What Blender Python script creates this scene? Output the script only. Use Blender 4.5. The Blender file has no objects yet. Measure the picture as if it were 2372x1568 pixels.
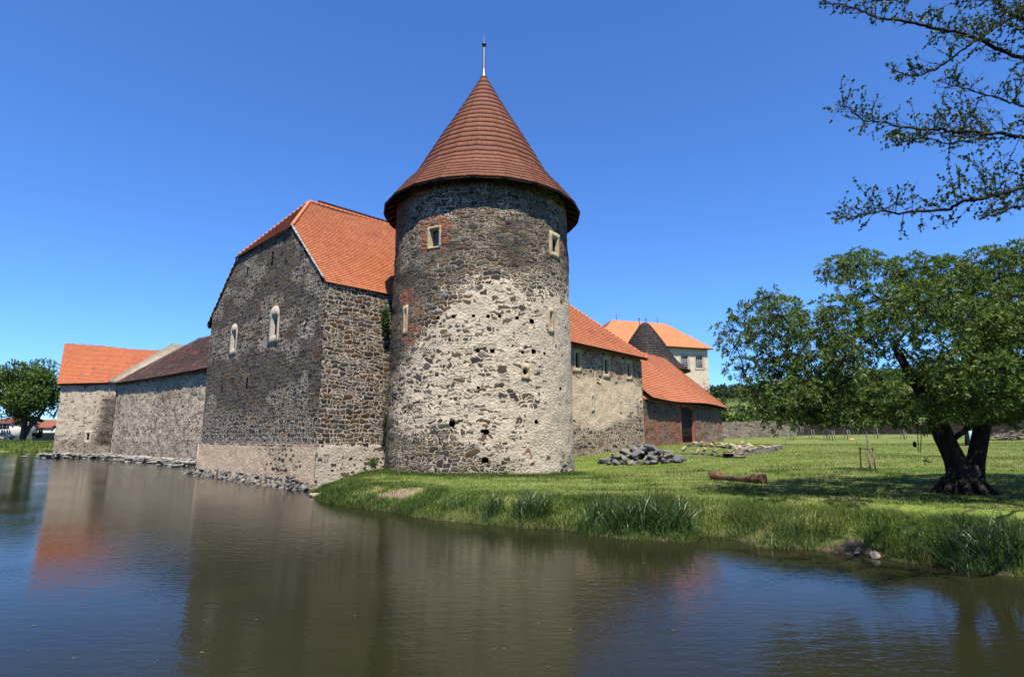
import bpy, math, random
import numpy as np
from mathutils import Vector
rng=np.random.default_rng(7); random.seed(7)
S=bpy.context.scene; COL=S.collection
# ---------------------------------------------------------------- camera model (used to survey positions from the photograph)
F=1330.;U0=1186.;V0=784.;PIT=math.atan(230/1330.);H=2.6
_c,_s=math.cos(PIT),math.sin(PIT)
SUN_AZ=math.radians(6.0); SUN_EL=math.radians(62.)
def ray(u,v):
    x=(u-U0)/F;y=(V0-v)/F
    return np.array((x,_c-y*_s,_s+y*_c))
CAM=np.array((0.,0.,H))
def at_z(u,v,z):
    d=ray(u,v);return CAM+d*((z-H)/d[2])
def at_y(u,v,Y):
    d=ray(u,v);return CAM+d*(Y/d[1])
def at_pl(u,v,p0,n):
    d=ray(u,v);return CAM+d*(np.dot(np.asarray(p0)-CAM,n)/np.dot(d,n))
def nrm(a):
    a=np.asarray(a,float);return a/np.linalg.norm(a)
Z3=np.array((0,0,1.))
# ---------------------------------------------------------------- scene helpers
def tag(o,label=None,cat=None,group=None,kind=None):
    if label:o['label']=label
    if cat:o['category']=cat
    if group:o['group']=group
    if kind:o['kind']=kind
    return o
def thing(name,label,cat,loc=(0,0,0),group=None):
    o=bpy.data.objects.new(name,None);COL.objects.link(o);o.location=tuple(loc)
    return tag(o,label,cat,group)
def link(name,me,mat,parent=None):
    o=bpy.data.objects.new(name,me);COL.objects.link(o)
    if mat is not None:
        for m in (mat if isinstance(mat,(list,tuple)) else [mat]): me.materials.append(m)
    if parent is not None:
        o.parent=parent
        t=np.zeros(3);p=parent
        while p is not None:
            t+=np.array(p.location);p=p.parent
        o.location=tuple(-t)          # geometry is given in world metres
    return o
def npmesh(name,V,Fs,uv=None,col=None,smooth=False):
    """V (n,3); Fs: list of int arrays (m,k)"""
    me=bpy.data.meshes.new(name);V=np.asarray(V,np.float32)
    if not isinstance(Fs,list):Fs=[Fs]
    Fs=[np.asarray(f,np.int32) for f in Fs if len(f)]
    loops=np.concatenate([f.ravel() for f in Fs]);tot=np.concatenate([np.full(len(f),f.shape[1],np.int32) for f in Fs])
    st=np.concatenate([[0],np.cumsum(tot)[:-1]]).astype(np.int32)
    me.vertices.add(len(V));me.vertices.foreach_set('co',V.ravel())
    me.loops.add(len(loops));me.loops.foreach_set('vertex_index',loops)
    me.polygons.add(len(tot));me.polygons.foreach_set('loop_start',st)
    if smooth: me.polygons.foreach_set('use_smooth',np.ones(len(tot),bool))
    if uv is not None:
        l=me.uv_layers.new(name='UVMap');l.data.foreach_set('uv',np.asarray(uv,np.float32)[loops].ravel())
    if col is not None:
        col=np.asarray(col,np.float32)
        if col.ndim==1: col=np.stack([col]*3,1)
        c4=np.ones((len(V),4),np.float32);c4[:,:3]=col
        a=me.color_attributes.new('Col','FLOAT_COLOR','POINT');a.data.foreach_set('color',c4.ravel())
    me.update(calc_edges=True);me.validate();return me
class MB:
    """collects shapes for ONE mesh"""
    def __init__(s): s.V=[];s.F={};s.n=0;s.C=[]
    def add(s,V,Fs,c=.5):
        V=np.asarray(V,float);s.V.append(V)
        for f in Fs:
            f=np.asarray(f)+s.n
            if f.ndim==1:f=f[None]
            s.F.setdefault(f.shape[1],[]).append(f)
        s.C.append(np.full(len(V),c) if np.isscalar(c) else np.asarray(c));s.n+=len(V)
    def box(s,o,x,y,z,c=.5):
        o,x,y,z=[np.asarray(a,float) for a in(o,x,y,z)]
        V=[o,o+x,o+x+y,o+y,o+z,o+x+z,o+x+y+z,o+y+z]
        s.add(V,[[[0,3,2,1],[4,5,6,7],[0,1,5,4],[1,2,6,5],[2,3,7,6],[3,0,4,7]]],c)
    def tube(s,P,R,n=8,cap=True,c=.5,wob=0):
        P=np.asarray(P,float);R=np.broadcast_to(np.asarray(R,float),(len(P),))
        T=np.gradient(P,axis=0);T/=np.linalg.norm(T,axis=1)[:,None]+1e-9
        a=np.linspace(0,2*np.pi,n,endpoint=False);V=[]
        ref=np.array((0.31,.17,.93)) if abs(T[:,2]).mean()<.8 else np.array((.93,.31,.1))
        for p,t,r in zip(P,T,R):
            x=nrm(np.cross(t,ref));y=np.cross(t,x)
            rr=r*(1+wob*rng.uniform(-1,1,n))[:,None]
            V.append(p+rr*(np.cos(a)[:,None]*x+np.sin(a)[:,None]*y))
        V=np.concatenate(V);k=np.arange(n);k2=(k+1)%n;Fq=[]
        for i in range(len(P)-1): Fq.append(np.stack([i*n+k,i*n+k2,(i+1)*n+k2,(i+1)*n+k],1))
        fs=[np.concatenate(Fq)]
        if cap: fs+=[k[::-1][None],((len(P)-1)*n+k)[None]]
        s.add(V,fs,c)
    def lathe(s,prof,ctr,n=24,c=.5):
        a=np.linspace(0,2*np.pi,n,endpoint=False);V=[]
        for r,z in prof: V.append(np.stack([ctr[0]+r*np.cos(a),ctr[1]+r*np.sin(a),np.full(n,z)],1))
        k=np.arange(n);k2=(k+1)%n
        s.add(np.concatenate(V),[np.concatenate([np.stack([i*n+k,i*n+k2,(i+1)*n+k2,(i+1)*n+k],1) for i in range(len(prof)-1)])],c)
    def build(s,name,mat,parent=None,smooth=False):
        me=npmesh(name,np.concatenate(s.V),[np.concatenate(f) for f in s.F.values()],col=np.concatenate(s.C),smooth=smooth)
        return link(name,me,mat,parent)
def _h(ix,iy,seed):
    v=np.sin(ix*127.1+iy*311.7+seed*74.7)*43758.5453
    return v-np.floor(v)
def vn(x,y,seed=0):
    x=np.asarray(x,float);y=np.asarray(y,float)
    ix=np.floor(x);iy=np.floor(y);fx=x-ix;fy=y-iy;fx=fx*fx*(3-2*fx);fy=fy*fy*(3-2*fy)
    return (_h(ix,iy,seed)*(1-fx)+_h(ix+1,iy,seed)*fx)*(1-fy)+(_h(ix,iy+1,seed)*(1-fx)+_h(ix+1,iy+1,seed)*fx)*fy
def fbm(x,y,seed=0,o=3):
    t=0;a=.5
    for i in range(o): t=t+a*vn(x*2**i,y*2**i,seed+i*13);a*=.5
    return t/(1-.5**o)
def sst(a,b,x): 
    t=np.clip((x-a)/(b-a),0,1);return t*t*(3-2*t)
# ---------------------------------------------------------------- node helpers
ALB=.66   # overall albedo level, set together with the exposure
class G:
    def __init__(s,name):
        s.m=bpy.data.materials.new(name);s.m.use_nodes=True;s.t=s.m.node_tree
        for n in list(s.t.nodes): s.t.nodes.remove(n)
        s.out=s.n('ShaderNodeOutputMaterial')
    def n(s,ty,ins=None,**kw):
        x=s.t.nodes.new(ty)
        for k,v in kw.items(): setattr(x,k,v)
        for k,v in (ins or {}).items(): s.set(x.inputs[k],v)
        return x
    def set(s,sock,v):
        if isinstance(v,bpy.types.NodeSocket): s.t.links.new(v,sock)
        else: sock.default_value=v
    def ma(s,op,a,b=0,clamp=False,c=None):
        x=s.n('ShaderNodeMath',operation=op,use_clamp=clamp);s.set(x.inputs[0],a);s.set(x.inputs[1],b)
        if c is not None:s.set(x.inputs[2],c)
        return x.outputs[0]
    def vm(s,op,a,b):
        x=s.n('ShaderNodeVectorMath',operation=op);s.set(x.inputs[0],a);s.set(x.inputs[1],b);return x.outputs[0]
    def mix(s,f,a,b,blend='MIX'):
        x=s.n('ShaderNodeMix',data_type='RGBA',blend_type=blend)
        for i,v in((0,f),(6,a),(7,b)):
            if i>0 and isinstance(v,tuple) and len(v)==3:v=(*v,1)
            s.set(x.inputs[i],v)
        return x.outputs[2]
    def fmix(s,f,a,b):
        x=s.n('ShaderNodeMix',data_type='FLOAT');s.set(x.inputs[0],f);s.set(x.inputs[2],a);s.set(x.inputs[3],b);return x.outputs[0]
    def ss(s,a,b,x,lo=0.,hi=1.,kind='SMOOTHSTEP'):
        m=s.n('ShaderNodeMapRange',interpolation_type=kind)
        for i,v in enumerate((x,a,b,lo,hi)): s.set(m.inputs[i],v)
        return m.outputs[0]
    def noise(s,vec,scale,detail=3,rough=.55,dims='3D',col=False):
        x=s.n('ShaderNodeTexNoise',noise_dimensions=dims);s.set(x.inputs['Vector'],vec)
        x.inputs['Scale'].default_value=scale;x.inputs['Detail'].default_value=detail;x.inputs['Roughness'].default_value=rough
        return x.outputs[1 if col else 0]
    def ramp(s,f,stops,interp='LINEAR'):
        x=s.n('ShaderNodeValToRGB');s.set(x.inputs[0],f);e=x.color_ramp.elements;x.color_ramp.interpolation=interp
        while len(e)<len(stops): e.new(.5)
        for q,(p,c) in zip(e,stops): q.position=p;q.color=(*c,1)
        return x.outputs[0]
    def sep(s,c):
        x=s.n('ShaderNodeSeparateColor');s.set(x.inputs[0],c);return x.outputs
    def attr(s): return s.n('ShaderNodeAttribute',attribute_name='Col').outputs['Color']
    def uv(s): return s.n('ShaderNodeUVMap',uv_map='UVMap').outputs[0]
    def pos(s): return s.n('ShaderNodeNewGeometry').outputs['Position']
    def bump(s,h,strength=.5,dist=.05):
        return s.n('ShaderNodeBump',{'Height':h,'Strength':strength,'Distance':dist}).outputs[0]
    def fin(s,col,rough=.9,spec=.25,normal=None,metal=0,trans=None):
        p=s.n('ShaderNodeBsdfPrincipled')
        if isinstance(col,tuple) and len(col)==3: col=(*(ALB*q for q in col),1)
        else: col=s.mix(1,col,(ALB,ALB,ALB),'MULTIPLY')
        s.set(p.inputs['Base Color'],col);s.set(p.inputs['Roughness'],rough);s.set(p.inputs['Specular IOR Level'],spec);s.set(p.inputs['Metallic'],metal)
        if normal is not None:s.set(p.inputs['Normal'],normal)
        o=p.outputs[0]
        if trans is not None:
            f,tc=trans;tc=s.mix(1,tc,(ALB,ALB,ALB),'MULTIPLY');tb=s.n('ShaderNodeBsdfTranslucent');s.set(tb.inputs[0],tc)
            if normal is not None:s.set(tb.inputs['Normal'],normal)
            mx=s.n('ShaderNodeMixShader',{0:f});s.t.links.new(o,mx.inputs[1]);s.t.links.new(tb.outputs[0],mx.inputs[2]);o=mx.outputs[0]
        s.t.links.new(o,s.out.inputs[0]);return s.m
# ---------------------------------------------------------------- materials
PAL=[(0,(.028,.026,.026)),(.14,(.05,.047,.048)),(.28,(.085,.082,.082)),(.4,(.075,.05,.033)),(.52,(.14,.105,.062)),(.62,(.043,.036,.032)),(.72,(.18,.145,.09)),(.82,(.115,.058,.03)),(.9,(.2,.185,.155)),(1,(.04,.035,.037))]
PALG=[(0,(.028,.028,.032)),(.16,(.05,.05,.056)),(.3,(.10,.10,.108)),(.4,(.055,.038,.028)),(.5,(.115,.075,.042)),(.6,(.038,.034,.034)),(.68,(.13,.125,.12)),(.77,(.155,.085,.035)),(.86,(.075,.048,.034)),(.93,(.17,.15,.11)),(1,(.045,.038,.038))]
def masonry(name,pal=PAL,bw=.62,bh=.31,small=.5,mortar=(.56,.46,.34),joint=.055,lump=1.,dj=(.035,.032,.03),tint=None,bump=.8,warp=.34,jv=.16):
    g=G(name);uv=g.uv();cov,dark,brick=g.sep(g.attr())[:3]
    w1=g.vm('SCALE',g.vm('SUBTRACT',g.noise(uv,1.9,2,col=True),(.5,.5,.5)),(0,0,0));w1.node.inputs['Scale'].default_value=warp
    w2=g.vm('SCALE',g.vm('SUBTRACT',g.noise(uv,8.,2,col=True),(.5,.5,.5)),(0,0,0));w2.node.inputs['Scale'].default_value=.10
    p=g.vm('ADD',g.vm('ADD',uv,w1),w2)
    w3=g.vm('SCALE',g.vm('SUBTRACT',g.noise(uv,22.,2,col=True),(.5,.5,.5)),(0,0,0));w3.node.inputs['Scale'].default_value=.045
    p=g.vm('ADD',p,w3)
    xy=g.n('ShaderNodeSeparateXYZ');g.set(xy.inputs[0],p);px,py=xy.outputs[0],xy.outputs[1]
    def wn(*v):
        cx=g.n('ShaderNodeCombineXYZ')
        for i,k in enumerate(v): g.set(cx.inputs[i],k)
        n_=g.n('ShaderNodeTexWhiteNoise',noise_dimensions='3D');g.set(n_.inputs[0],cx.outputs[0]);return g.sep(n_.outputs['Color'])
    yy=g.ma('DIVIDE',py,bh);row=g.ma('FLOOR',yy);fy=g.ma('FRACT',yy)
    wr=g.ma('MULTIPLY',g.ma('MULTIPLY_ADD',wn(row,3.3,1.7)[0],.8,c=.65),bw)
    xx=g.ma('MULTIPLY_ADD',row,.377,c=g.ma('DIVIDE',px,wr));col=g.ma('FLOOR',xx);fx=g.ma('FRACT',xx)
    c1=wn(col,row,.5)
    sv=g.ma('LESS_THAN',c1[0],small);y2=g.ma('MULTIPLY',fy,2.);suby=g.ma('MULTIPLY',g.ma('FLOOR',y2),sv);fy=g.fmix(sv,fy,g.ma('FRACT',y2));hh=g.fmix(sv,1.,.5)
    c1b=wn(col,row,g.ma('ADD',suby,4.5))
    sh=g.ma('LESS_THAN',c1b[1],.42);cut=g.ma('MULTIPLY_ADD',c1b[2],.4,c=.3);rgt=g.ma('MULTIPLY',g.ma('GREATER_THAN',fx,cut),sh)
    lo=g.ma('MULTIPLY',rgt,cut);hi=g.fmix(g.ma('MULTIPLY',sh,g.ma('SUBTRACT',1,rgt)),1.,cut)
    dx=g.ma('MULTIPLY',g.ma('MINIMUM',g.ma('SUBTRACT',fx,lo),g.ma('SUBTRACT',hi,fx)),wr)
    dy=g.ma('MULTIPLY',g.ma('MINIMUM',fy,g.ma('SUBTRACT',1,fy)),g.ma('MULTIPLY',hh,bh))
    r=wn(g.ma('ADD',col,g.ma('MULTIPLY',rgt,.37)),g.ma('ADD',row,g.ma('MULTIPLY',suby,.61)),8.2)
    edge=g.ma('DIVIDE',g.ma('SMOOTH_MIN',dx,dy,c=.05),bh)
    edge=g.ma('SUBTRACT',edge,g.ma('MULTIPLY',g.ma('MULTIPLY',r[2],r[2]),.05))
    big=g.noise(uv,.8,3);fine=g.noise(uv,14.,4,.65);mid=g.noise(uv,4.,4,.6)
    inmid=g.ma('MULTIPLY',g.ma('MULTIPLY',cov,g.ma('SUBTRACT',1,cov)),4)
    ce=g.ma('ADD',cov,g.ma('MULTIPLY',inmid,g.ma('ADD',g.ma('MULTIPLY',g.ma('SUBTRACT',big,.5),1.0),g.ma('MULTIPLY',g.ma('SUBTRACT',r[0],.5),.75))),True)
    t=g.ma('ADD',g.ma('ADD',joint,g.ma('ADD',g.ma('MULTIPLY',g.ma('SUBTRACT',fine,.5),.09),g.ma('MULTIPLY',g.ma('SUBTRACT',mid,.45),jv))),g.ma('MULTIPLY',g.ma('POWER',ce,1.4),.5))
    st=g.ss(t,g.ma('ADD',t,.05),edge)
    sc=g.ramp(r[1],pal)
    sc=g.mix(1,sc,g.ramp(fine,[(.25,(.5,.5,.5)),(.75,(1.55,1.5,1.45))]),'MULTIPLY')
    mc=g.mix(g.ss(.3,.7,mid),tuple(.72*q for q in mortar),mortar)
    mc=g.mix(g.ss(.55,.8,big,0,.35),mc,tuple(.55*q for q in mortar))
    pit=g.ss(.60,.72,g.noise(g.vm('MULTIPLY',uv,(1,1.5,1)),11.,3,.7),0,.8)
    mc=g.mix(pit,mc,tuple(.30*q for q in mortar))
    mc=g.mix(g.ma('MULTIPLY',dark,g.ma('SUBTRACT',1,g.ma('MULTIPLY',cov,.85))),mc,dj)
    c=g.mix(st,mc,sc)
    b=g.n('ShaderNodeTexBrick',{'Scale':1.,'Mortar Size':.012,'Brick Width':.27,'Row Height':.085,'Color1':(.40,.105,.045,1),'Color2':(.22,.065,.035,1),'Mortar':(.24,.18,.13,1)});g.set(b.inputs['Vector'],p)
    bm=g.ss(.45,.55,g.ma('ADD',brick,g.ma('MULTIPLY',g.ma('ADD',g.ma('SUBTRACT',mid,.5),g.ma('MULTIPLY',g.ma('SUBTRACT',r[0],.5),1.1)),brick)))
    c=g.mix(bm,c,g.mix(1,b.outputs[0],g.ramp(fine,[(.2,(.6,.6,.6)),(.8,(1.35,1.35,1.35))]),'MULTIPLY'))
    if tint: c=g.mix(1,c,tint,'MULTIPLY')
    lumpn=g.ma('ADD',g.ma('MULTIPLY',g.noise(g.vm('MULTIPLY',uv,(1,1.7,1)),5.5,3,.6),1.),g.ma('MULTIPLY',fine,.5))
    h=g.ma('ADD',g.ma('MULTIPLY',st,g.ma('ADD',.55,g.ma('MULTIPLY',g.ma('MINIMUM',edge,.3),1.6))),g.ma('MULTIPLY',fine,.35))
    h=g.ma('ADD',h,g.ma('MULTIPLY',r[2],g.ma('MULTIPLY',st,.5)))
    h=g.ma('ADD',h,g.ma('MULTIPLY',g.ma('MULTIPLY',g.ma('SUBTRACT',1,st),g.ma('ADD',.35,cov)),g.ma('MULTIPLY',lumpn,1.1*lump)))
    return g.fin(c,.95,.15,g.bump(h,bump,.085))
def flat(name,col,rough=.8,spec=.3,var=.25,scale=6.,bump=.25,metal=0,dist=.02):
    g=G(name);p=g.pos();n=g.noise(p,scale,5,.6);a=tuple(q*(1-var) for q in col);b=tuple(min(1,q*(1+var)) for q in col)
    return g.fin(g.ramp(n,[(.25,a),(.75,b)]),rough,spec,g.bump(n,bump,dist),metal)
def tilemat(name,stops,patch=None,rough=.8,spec=.3,grain=(1,1,1),gs=30.,rv=.42):
    g=G(name);r=g.ma('MULTIPLY_ADD',g.sep(g.attr())[0],rv,c=.5-.5*rv);p=g.pos()
    n=g.noise(p,.45,4,.6);f=g.noise(g.vm('MULTIPLY',p,grain),gs,3)
    c=g.ramp(g.ma('ADD',r,g.ma('MULTIPLY',g.ma('SUBTRACT',n,.5),.5),True),stops)
    if patch: c=g.mix(g.ss(patch[1],patch[2],g.noise(p,patch[3],4,.65),0,patch[4]),c,patch[0])
    c=g.mix(1,c,g.ramp(f,[(.2,(.75,.75,.75)),(.8,(1.2,1.2,1.2))]),'MULTIPLY')
    return g.fin(c,rough,spec,g.bump(f,.3,.01))
M={}
M['tower']=masonry('tower_rubble_masonry',pal=[(q,(.78*c[0]+.014,.76*c[1]+.011,.74*c[2]+.007)) for q,c in PAL],bw=.56,bh=.25,small=.5,mortar=(.74,.625,.475),joint=.035,lump=1.4,warp=.65,bump=1.,dj=(.07,.06,.048))
M['hall']=masonry('hall_coursed_masonry',[(q,(.88*c[0],.82*c[1],.74*c[2])) for q,c in PALG],bw=.5,bh=.26,small=.4,mortar=(.70,.60,.48),joint=.035,warp=.5,bump=.9,jv=.18)
M['plinth']=masonry('plinth_render',bw=.5,bh=.28,mortar=(.74,.56,.39),lump=.9)
M['range']=masonry('range_masonry',bw=.55,bh=.27,mortar=(.64,.53,.40),joint=.04,small=.6,warp=.5)
M['wing']=masonry('wing_plaster',bw=.5,bh=.26,mortar=(.76,.60,.42),small=.6,warp=.5)
M['barn']=masonry('barn_masonry',bw=.45,bh=.25,mortar=(.36,.27,.20),small=.7,warp=.5)
M['palace']=masonry('palace_plaster',bw=.5,bh=.3,mortar=(.73,.63,.48),lump=.4)
M['ruin']=masonry('ruin_masonry',bw=.5,bh=.2,mortar=(.4,.35,.28),small=.6)
OR=[(0,(.38,.10,.045)),(.3,(.58,.18,.078)),(.65,(.68,.235,.105)),(1,(.78,.31,.155))]
M['tile']=tilemat('orange_roof_tile',OR,((.42,.13,.10),.60,.72,.35,.55))
M['tile_far']=tilemat('orange_roof_tile_far',OR,((.5,.17,.09),.6,.8,.4,.4))
M['tile_weath']=tilemat('weathered_orange_roof_tile',[(0,(.30,.085,.045)),(.3,(.5,.145,.06)),(.7,(.58,.18,.075)),(1,(.66,.27,.14))],((.13,.10,.085),.60,.70,1.1,.75))
M['tile_old']=tilemat('old_brown_roof_tile',[(0,(.055,.035,.03)),(.4,(.10,.058,.045)),(.75,(.15,.085,.06)),(1,(.28,.16,.11))],((.32,.09,.05),.5,.66,.35,.75),rv=.9)
M['shingle']=tilemat('red_wood_shingle',[(0,(.15,.048,.028)),(.3,(.215,.070,.038)),(.7,(.265,.092,.049)),(1,(.35,.15,.085))],((.35,.19,.14),.62,.8,3.,.35),.75,.25,(6,6,.7),9.)
M['shingle_dark']=tilemat('dark_wood_shingle',[(0,(.028,.022,.022)),(.5,(.055,.044,.042)),(.9,(.085,.07,.065)),(1,(.3,.22,.17))],((.16,.15,.15),.64,.8,4.,.6),.8,.2,(6,6,.7),9.,.75)
M['wood']=flat('dark_timber',(.05,.026,.017),.85,.2,.4,5.)
M['sand']=flat('sandstone',(.42,.33,.205),.95,.15,.3,5.,.6)
M['pale']=flat('pale_window_plaster',(.47,.40,.31),.95,.15,.15,5.,.4)
M['glass']=flat('dark_glass',(.012,.015,.022),.12,.6,.2)
M['hole']=flat('dark_interior',(.012,.011,.010),1,.05)
M['copper']=flat('green_copper',(.05,.11,.085),.45,.5,.3,8.,.1,.6)
M['zinc']=flat('grey_metal',(.2,.21,.22),.45,.5,.2,8.,.1,.7)
M['white']=flat('white_mortar',(.6,.58,.54),.9,.2,.2,6.,.4)
M['door']=None
# ---------------------------------------------------------------- builders for walls, openings and roofs
def wall(name,parent,mat,us,vs,pos,nf,mask,holes=(),top=None,amp=.03,uoff=(0,0),fs=1.6):
    us=np.unique(np.concatenate([us]+[np.array(h[:2]) for h in holes]).round(4));vs=np.unique(np.concatenate([vs]+[np.array(h[2:4]) for h in holes]).round(4))
    U,V=np.meshgrid(us,vs,indexing='ij');Vr=V.copy()
    if top is not None: V=np.minimum(V,top(U))
    d=amp*2*(fbm(U*fs+uoff[0]+50,V*fs*1.4+50,3,3)-.5)
    for h in holes:
        m=np.maximum(np.maximum(h[0]-U,U-h[1]),np.maximum(h[2]-V,V-h[3]));d=d*sst(0,.3,m)
    P=pos(U,V)+nf(U,V)*d[...,None]
    nu,nv=U.shape;I=np.arange(nu*nv).reshape(nu,nv)
    q=np.stack([I[:-1,:-1],I[1:,:-1],I[1:,1:],I[:-1,1:]],-1)
    uc=(U[:-1,:-1]+U[1:,1:])/2;vc=(Vr[:-1,:-1]+Vr[1:,1:])/2
    keep=(V[:-1,1:]-V[:-1,:-1]>1e-4)|(V[1:,1:]-V[1:,:-1]>1e-4)
    for h in holes:
        if len(h)>4: keep&=~((uc-(h[0]+h[1])/2)**2+(vc-(h[2]+h[3])/2)**2<((h[1]-h[0])/2)**2)
        else: keep&=~((uc>h[0])&(uc<h[1])&(vc>h[2])&(vc<h[3]))
    me=npmesh(name,P.reshape(-1,3),q[keep],uv=np.stack([U+uoff[0],V+uoff[1]],-1).reshape(-1,2),col=np.stack(np.broadcast_arrays(*mask(U,V)),-1).reshape(-1,3))
    return link(name,me,mat,parent)
def planar(p0,e,n):
    p0=np.array(p0,float)
    return (lambda U,V:np.stack([p0[0]+e[0]*U,p0[1]+e[1]*U,V],-1)),(lambda U,V:np.broadcast_to(np.array(n,float),U.shape+(3,)))
def perim(w,h,k=10):
    t=np.linspace(-.5,.5,k,endpoint=False);o=np.full(k,.5)
    return np.concatenate([np.stack([t,-o],1),np.stack([o,t],1),np.stack([-t,o],1),np.stack([-o,-t],1)])*np.array((w,h))
def window(parent,c,r,n,wo,ho,wi,hi,mat,pane='glass',arch=0.,depth=.14,splay=.85,proud=.03,off=(0,0),rnd=False,name='window',label=None,poff=(0,0),iarch=0.,panename='pane'):
    up=np.cross(n,r);up=up if up[2]>0 else -up
    o=perim(wo,ho);i=perim(wi,hi)
    def ar(q,w,h,a):
        q[:,1]=np.minimum(q[:,1],h/2-a*(1-np.sqrt(np.clip(1-(2*q[:,0]/w)**2,0,1))));return q
    if arch:o=ar(o,wo,ho,arch)
    if iarch:i=ar(i,wi,hi,iarch)
    if rnd: an=np.arctan2(o[:,1]/ho,o[:,0]/wo);i=np.stack([np.cos(an),np.sin(an)],1)*wi/2
    o=o+rng.normal(0,.012,o.shape)
    i2=i*splay+np.array(off)+np.array(poff);i=i+np.array(off)
    W=lambda q,d:c+q[:,:1]*r+q[:,1:]*up+n*d
    K=len(o);V=np.concatenate([W(o,-.12),W(o,proud),W(i,proud),W(i2,-depth)]);k=np.arange(K);k2=(k+1)%K
    f=np.concatenate([np.stack([j*K+k,j*K+k2,(j+1)*K+k2,(j+1)*K+k],1) for j in range(3)])
    w=link(name,npmesh(name,V,f),mat,parent)
    if label:w['label']=label
    pv=W(i2*1.02,-depth+.02)
    link(panename,npmesh('pane',pv,np.arange(K)[None]),M[pane],w)
    return w
def tiles(name,parent,mat,O,e,s,uL,uR,L,tw=.2,ex=.17,th=.035,jit=.008,v0=0.,sag=None,vary=1.):
    n=nrm(np.cross(e,s)); n=n if n[2]>0 else -n
    V=[];Cc=[];rows=int(math.ceil((L-v0)/ex))
    for k in range(rows):
        va=v0+k*ex;vb=min(va+ex*1.05,L)
        a0,a1=uL(va),uR(va);b0,b1=uL(vb),uR(vb)
        lo=min(a0,b0);hi=max(a1,b1);off=(k%2)*.5*tw
        g=np.arange(math.floor((lo-off)/tw),math.ceil((hi-off)/tw)+1)*tw+off
        l,r=g[:-1],g[1:]
        m=(np.clip(r,a0,a1)-np.clip(l,a0,a1)>.015)|(np.clip(r,b0,b1)-np.clip(l,b0,b1)>.015)
        l,r=l[m]+.004,r[m]-.004
        if not len(l):continue
        z=th+rng.uniform(-jit,jit,len(l));dv=rng.uniform(-.003,.003,len(l))
        def P(u,v,h):
            q=O+u[:,None]*e+np.multiply.outer(np.broadcast_to(v,u.shape),s)+np.multiply.outer(np.broadcast_to(h,u.shape),n)
            if sag is not None: q=q+np.stack([0*u,0*u,sag(u,np.broadcast_to(v,u.shape))],1)
            return q
        A,B=np.clip(l,a0,a1),np.clip(r,a0,a1);Ct,D=np.clip(l,b0,b1),np.clip(r,b0,b1)
        V.append(np.stack([P(A,va+dv,0*z-.01),P(B,va+dv,0*z-.01),P(B,va+dv,z),P(A,va+dv,z),P(D,vb,.006),P(Ct,vb,.006)],1))
        Cc.append(rng.uniform(0,1,len(l))*vary+.5*(1-vary))
    V=np.concatenate(V);N=len(V);b=np.arange(N)[:,None]*6
    f=np.concatenate([b+np.array([[0,1,2,3]]),b+np.array([[3,2,4,5]])])
    return link(name,npmesh(name,V.reshape(-1,3),f,col=np.repeat(np.concatenate(Cc),6)),mat,parent)
def slab(name,parent,mat,P,t=.1,dn=.03):
    P=np.array(P,float);n=nrm(np.cross(P[1]-P[0],P[-1]-P[0]));n=n if n[2]>0 else -n
    k=len(P);V=np.concatenate([P-n*dn,P-n*(dn+t)]);a=np.arange(k);b=(a+1)%k
    return link(name,npmesh(name,V,[np.stack([a,b,b+k,a+k],1),a[None],(a+k)[::-1][None]]),mat,parent)
def ridge(name,parent,mat,p,q,r=.11,step=.38):
    mb=MB();p,q=np.array(p),np.array(q);L=np.linalg.norm(q-p);d=(q-p)/L;k=int(L/step)
    for i in range(k): mb.tube([p+d*step*i,p+d*(step*(i+1)+.03)],[r*1.12,r*.95],8,True,rng.uniform(.35,.65))
    return mb.build(name,mat,parent)
def course_cone(name,parent,mat,ctr,prof,N,tw,exf,a0=0.,stretch=None,a_lo=-np.pi,a_hi=np.pi,th=.03):
    """shingled roof of revolution with N flats; prof = [(r,z)] from eave to apex"""
    prof=np.array(prof,float);seg=np.concatenate([[0],np.cumsum(np.hypot(*np.diff(prof,axis=0).T))]);L=seg[-1]
    R=lambda t:np.interp(t,seg,prof[:,0]);Zf=lambda t:np.interp(t,seg,prof[:,1])
    def P(r,a,z):
        w=2*np.pi/N;b=np.mod(a-a0,w)-w/2;rr=r*np.cos(w/2)/np.cos(b)*1.01
        x=ctr[0]+rr*np.sin(a);y=ctr[1]-rr*np.cos(a)
        if stretch is not None:
            k=np.tanh(2.5*(np.sin(a)*stretch[0]-np.cos(a)*stretch[1])/stretch[2])*stretch[2];x=x+stretch[0]*k/stretch[2];y=y+stretch[1]*k/stretch[2]
        return np.stack([x,y,np.broadcast_to(z,x.shape)],-1)
    V=[];C=[];t=0.
    while t<L-.02:
        ex=exf(t/L);tb=min(t+ex*1.04,L);n=max(12,int(2*np.pi*R(t)/tw));n=int(round(n/N))*N if n>N else n
        a=np.linspace(0,2*np.pi,n+1)+a0;g=.12/n;l,r=a[:-1]+g,a[1:]-g
        h=th+rng.uniform(-.006,.008,n);dz=rng.uniform(-.012,.012,n)
        ra,rb=R(t),R(tb)
        V.append(np.stack([P(ra-.01+0*l,l,Zf(t)+dz),P(ra-.01+0*r,r,Zf(t)+dz),P(ra+h,r,Zf(t)+dz+.3*h),P(ra+h,l,Zf(t)+dz+.3*h),P(rb+.005+0*r,r,Zf(tb)),P(rb+.005+0*l,l,Zf(tb))],1))
        C.append(np.clip(rng.uniform(0,1,n),0,1));t+=ex
    V=np.concatenate(V);b=np.arange(len(V))[:,None]*6
    f=np.concatenate([b+np.array([[0,1,2,3]]),b+np.array([[3,2,4,5]])])
    return link(name,npmesh(name,V.reshape(-1,3),f,col=np.repeat(np.concatenate(C),6)),mat,parent),P
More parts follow.
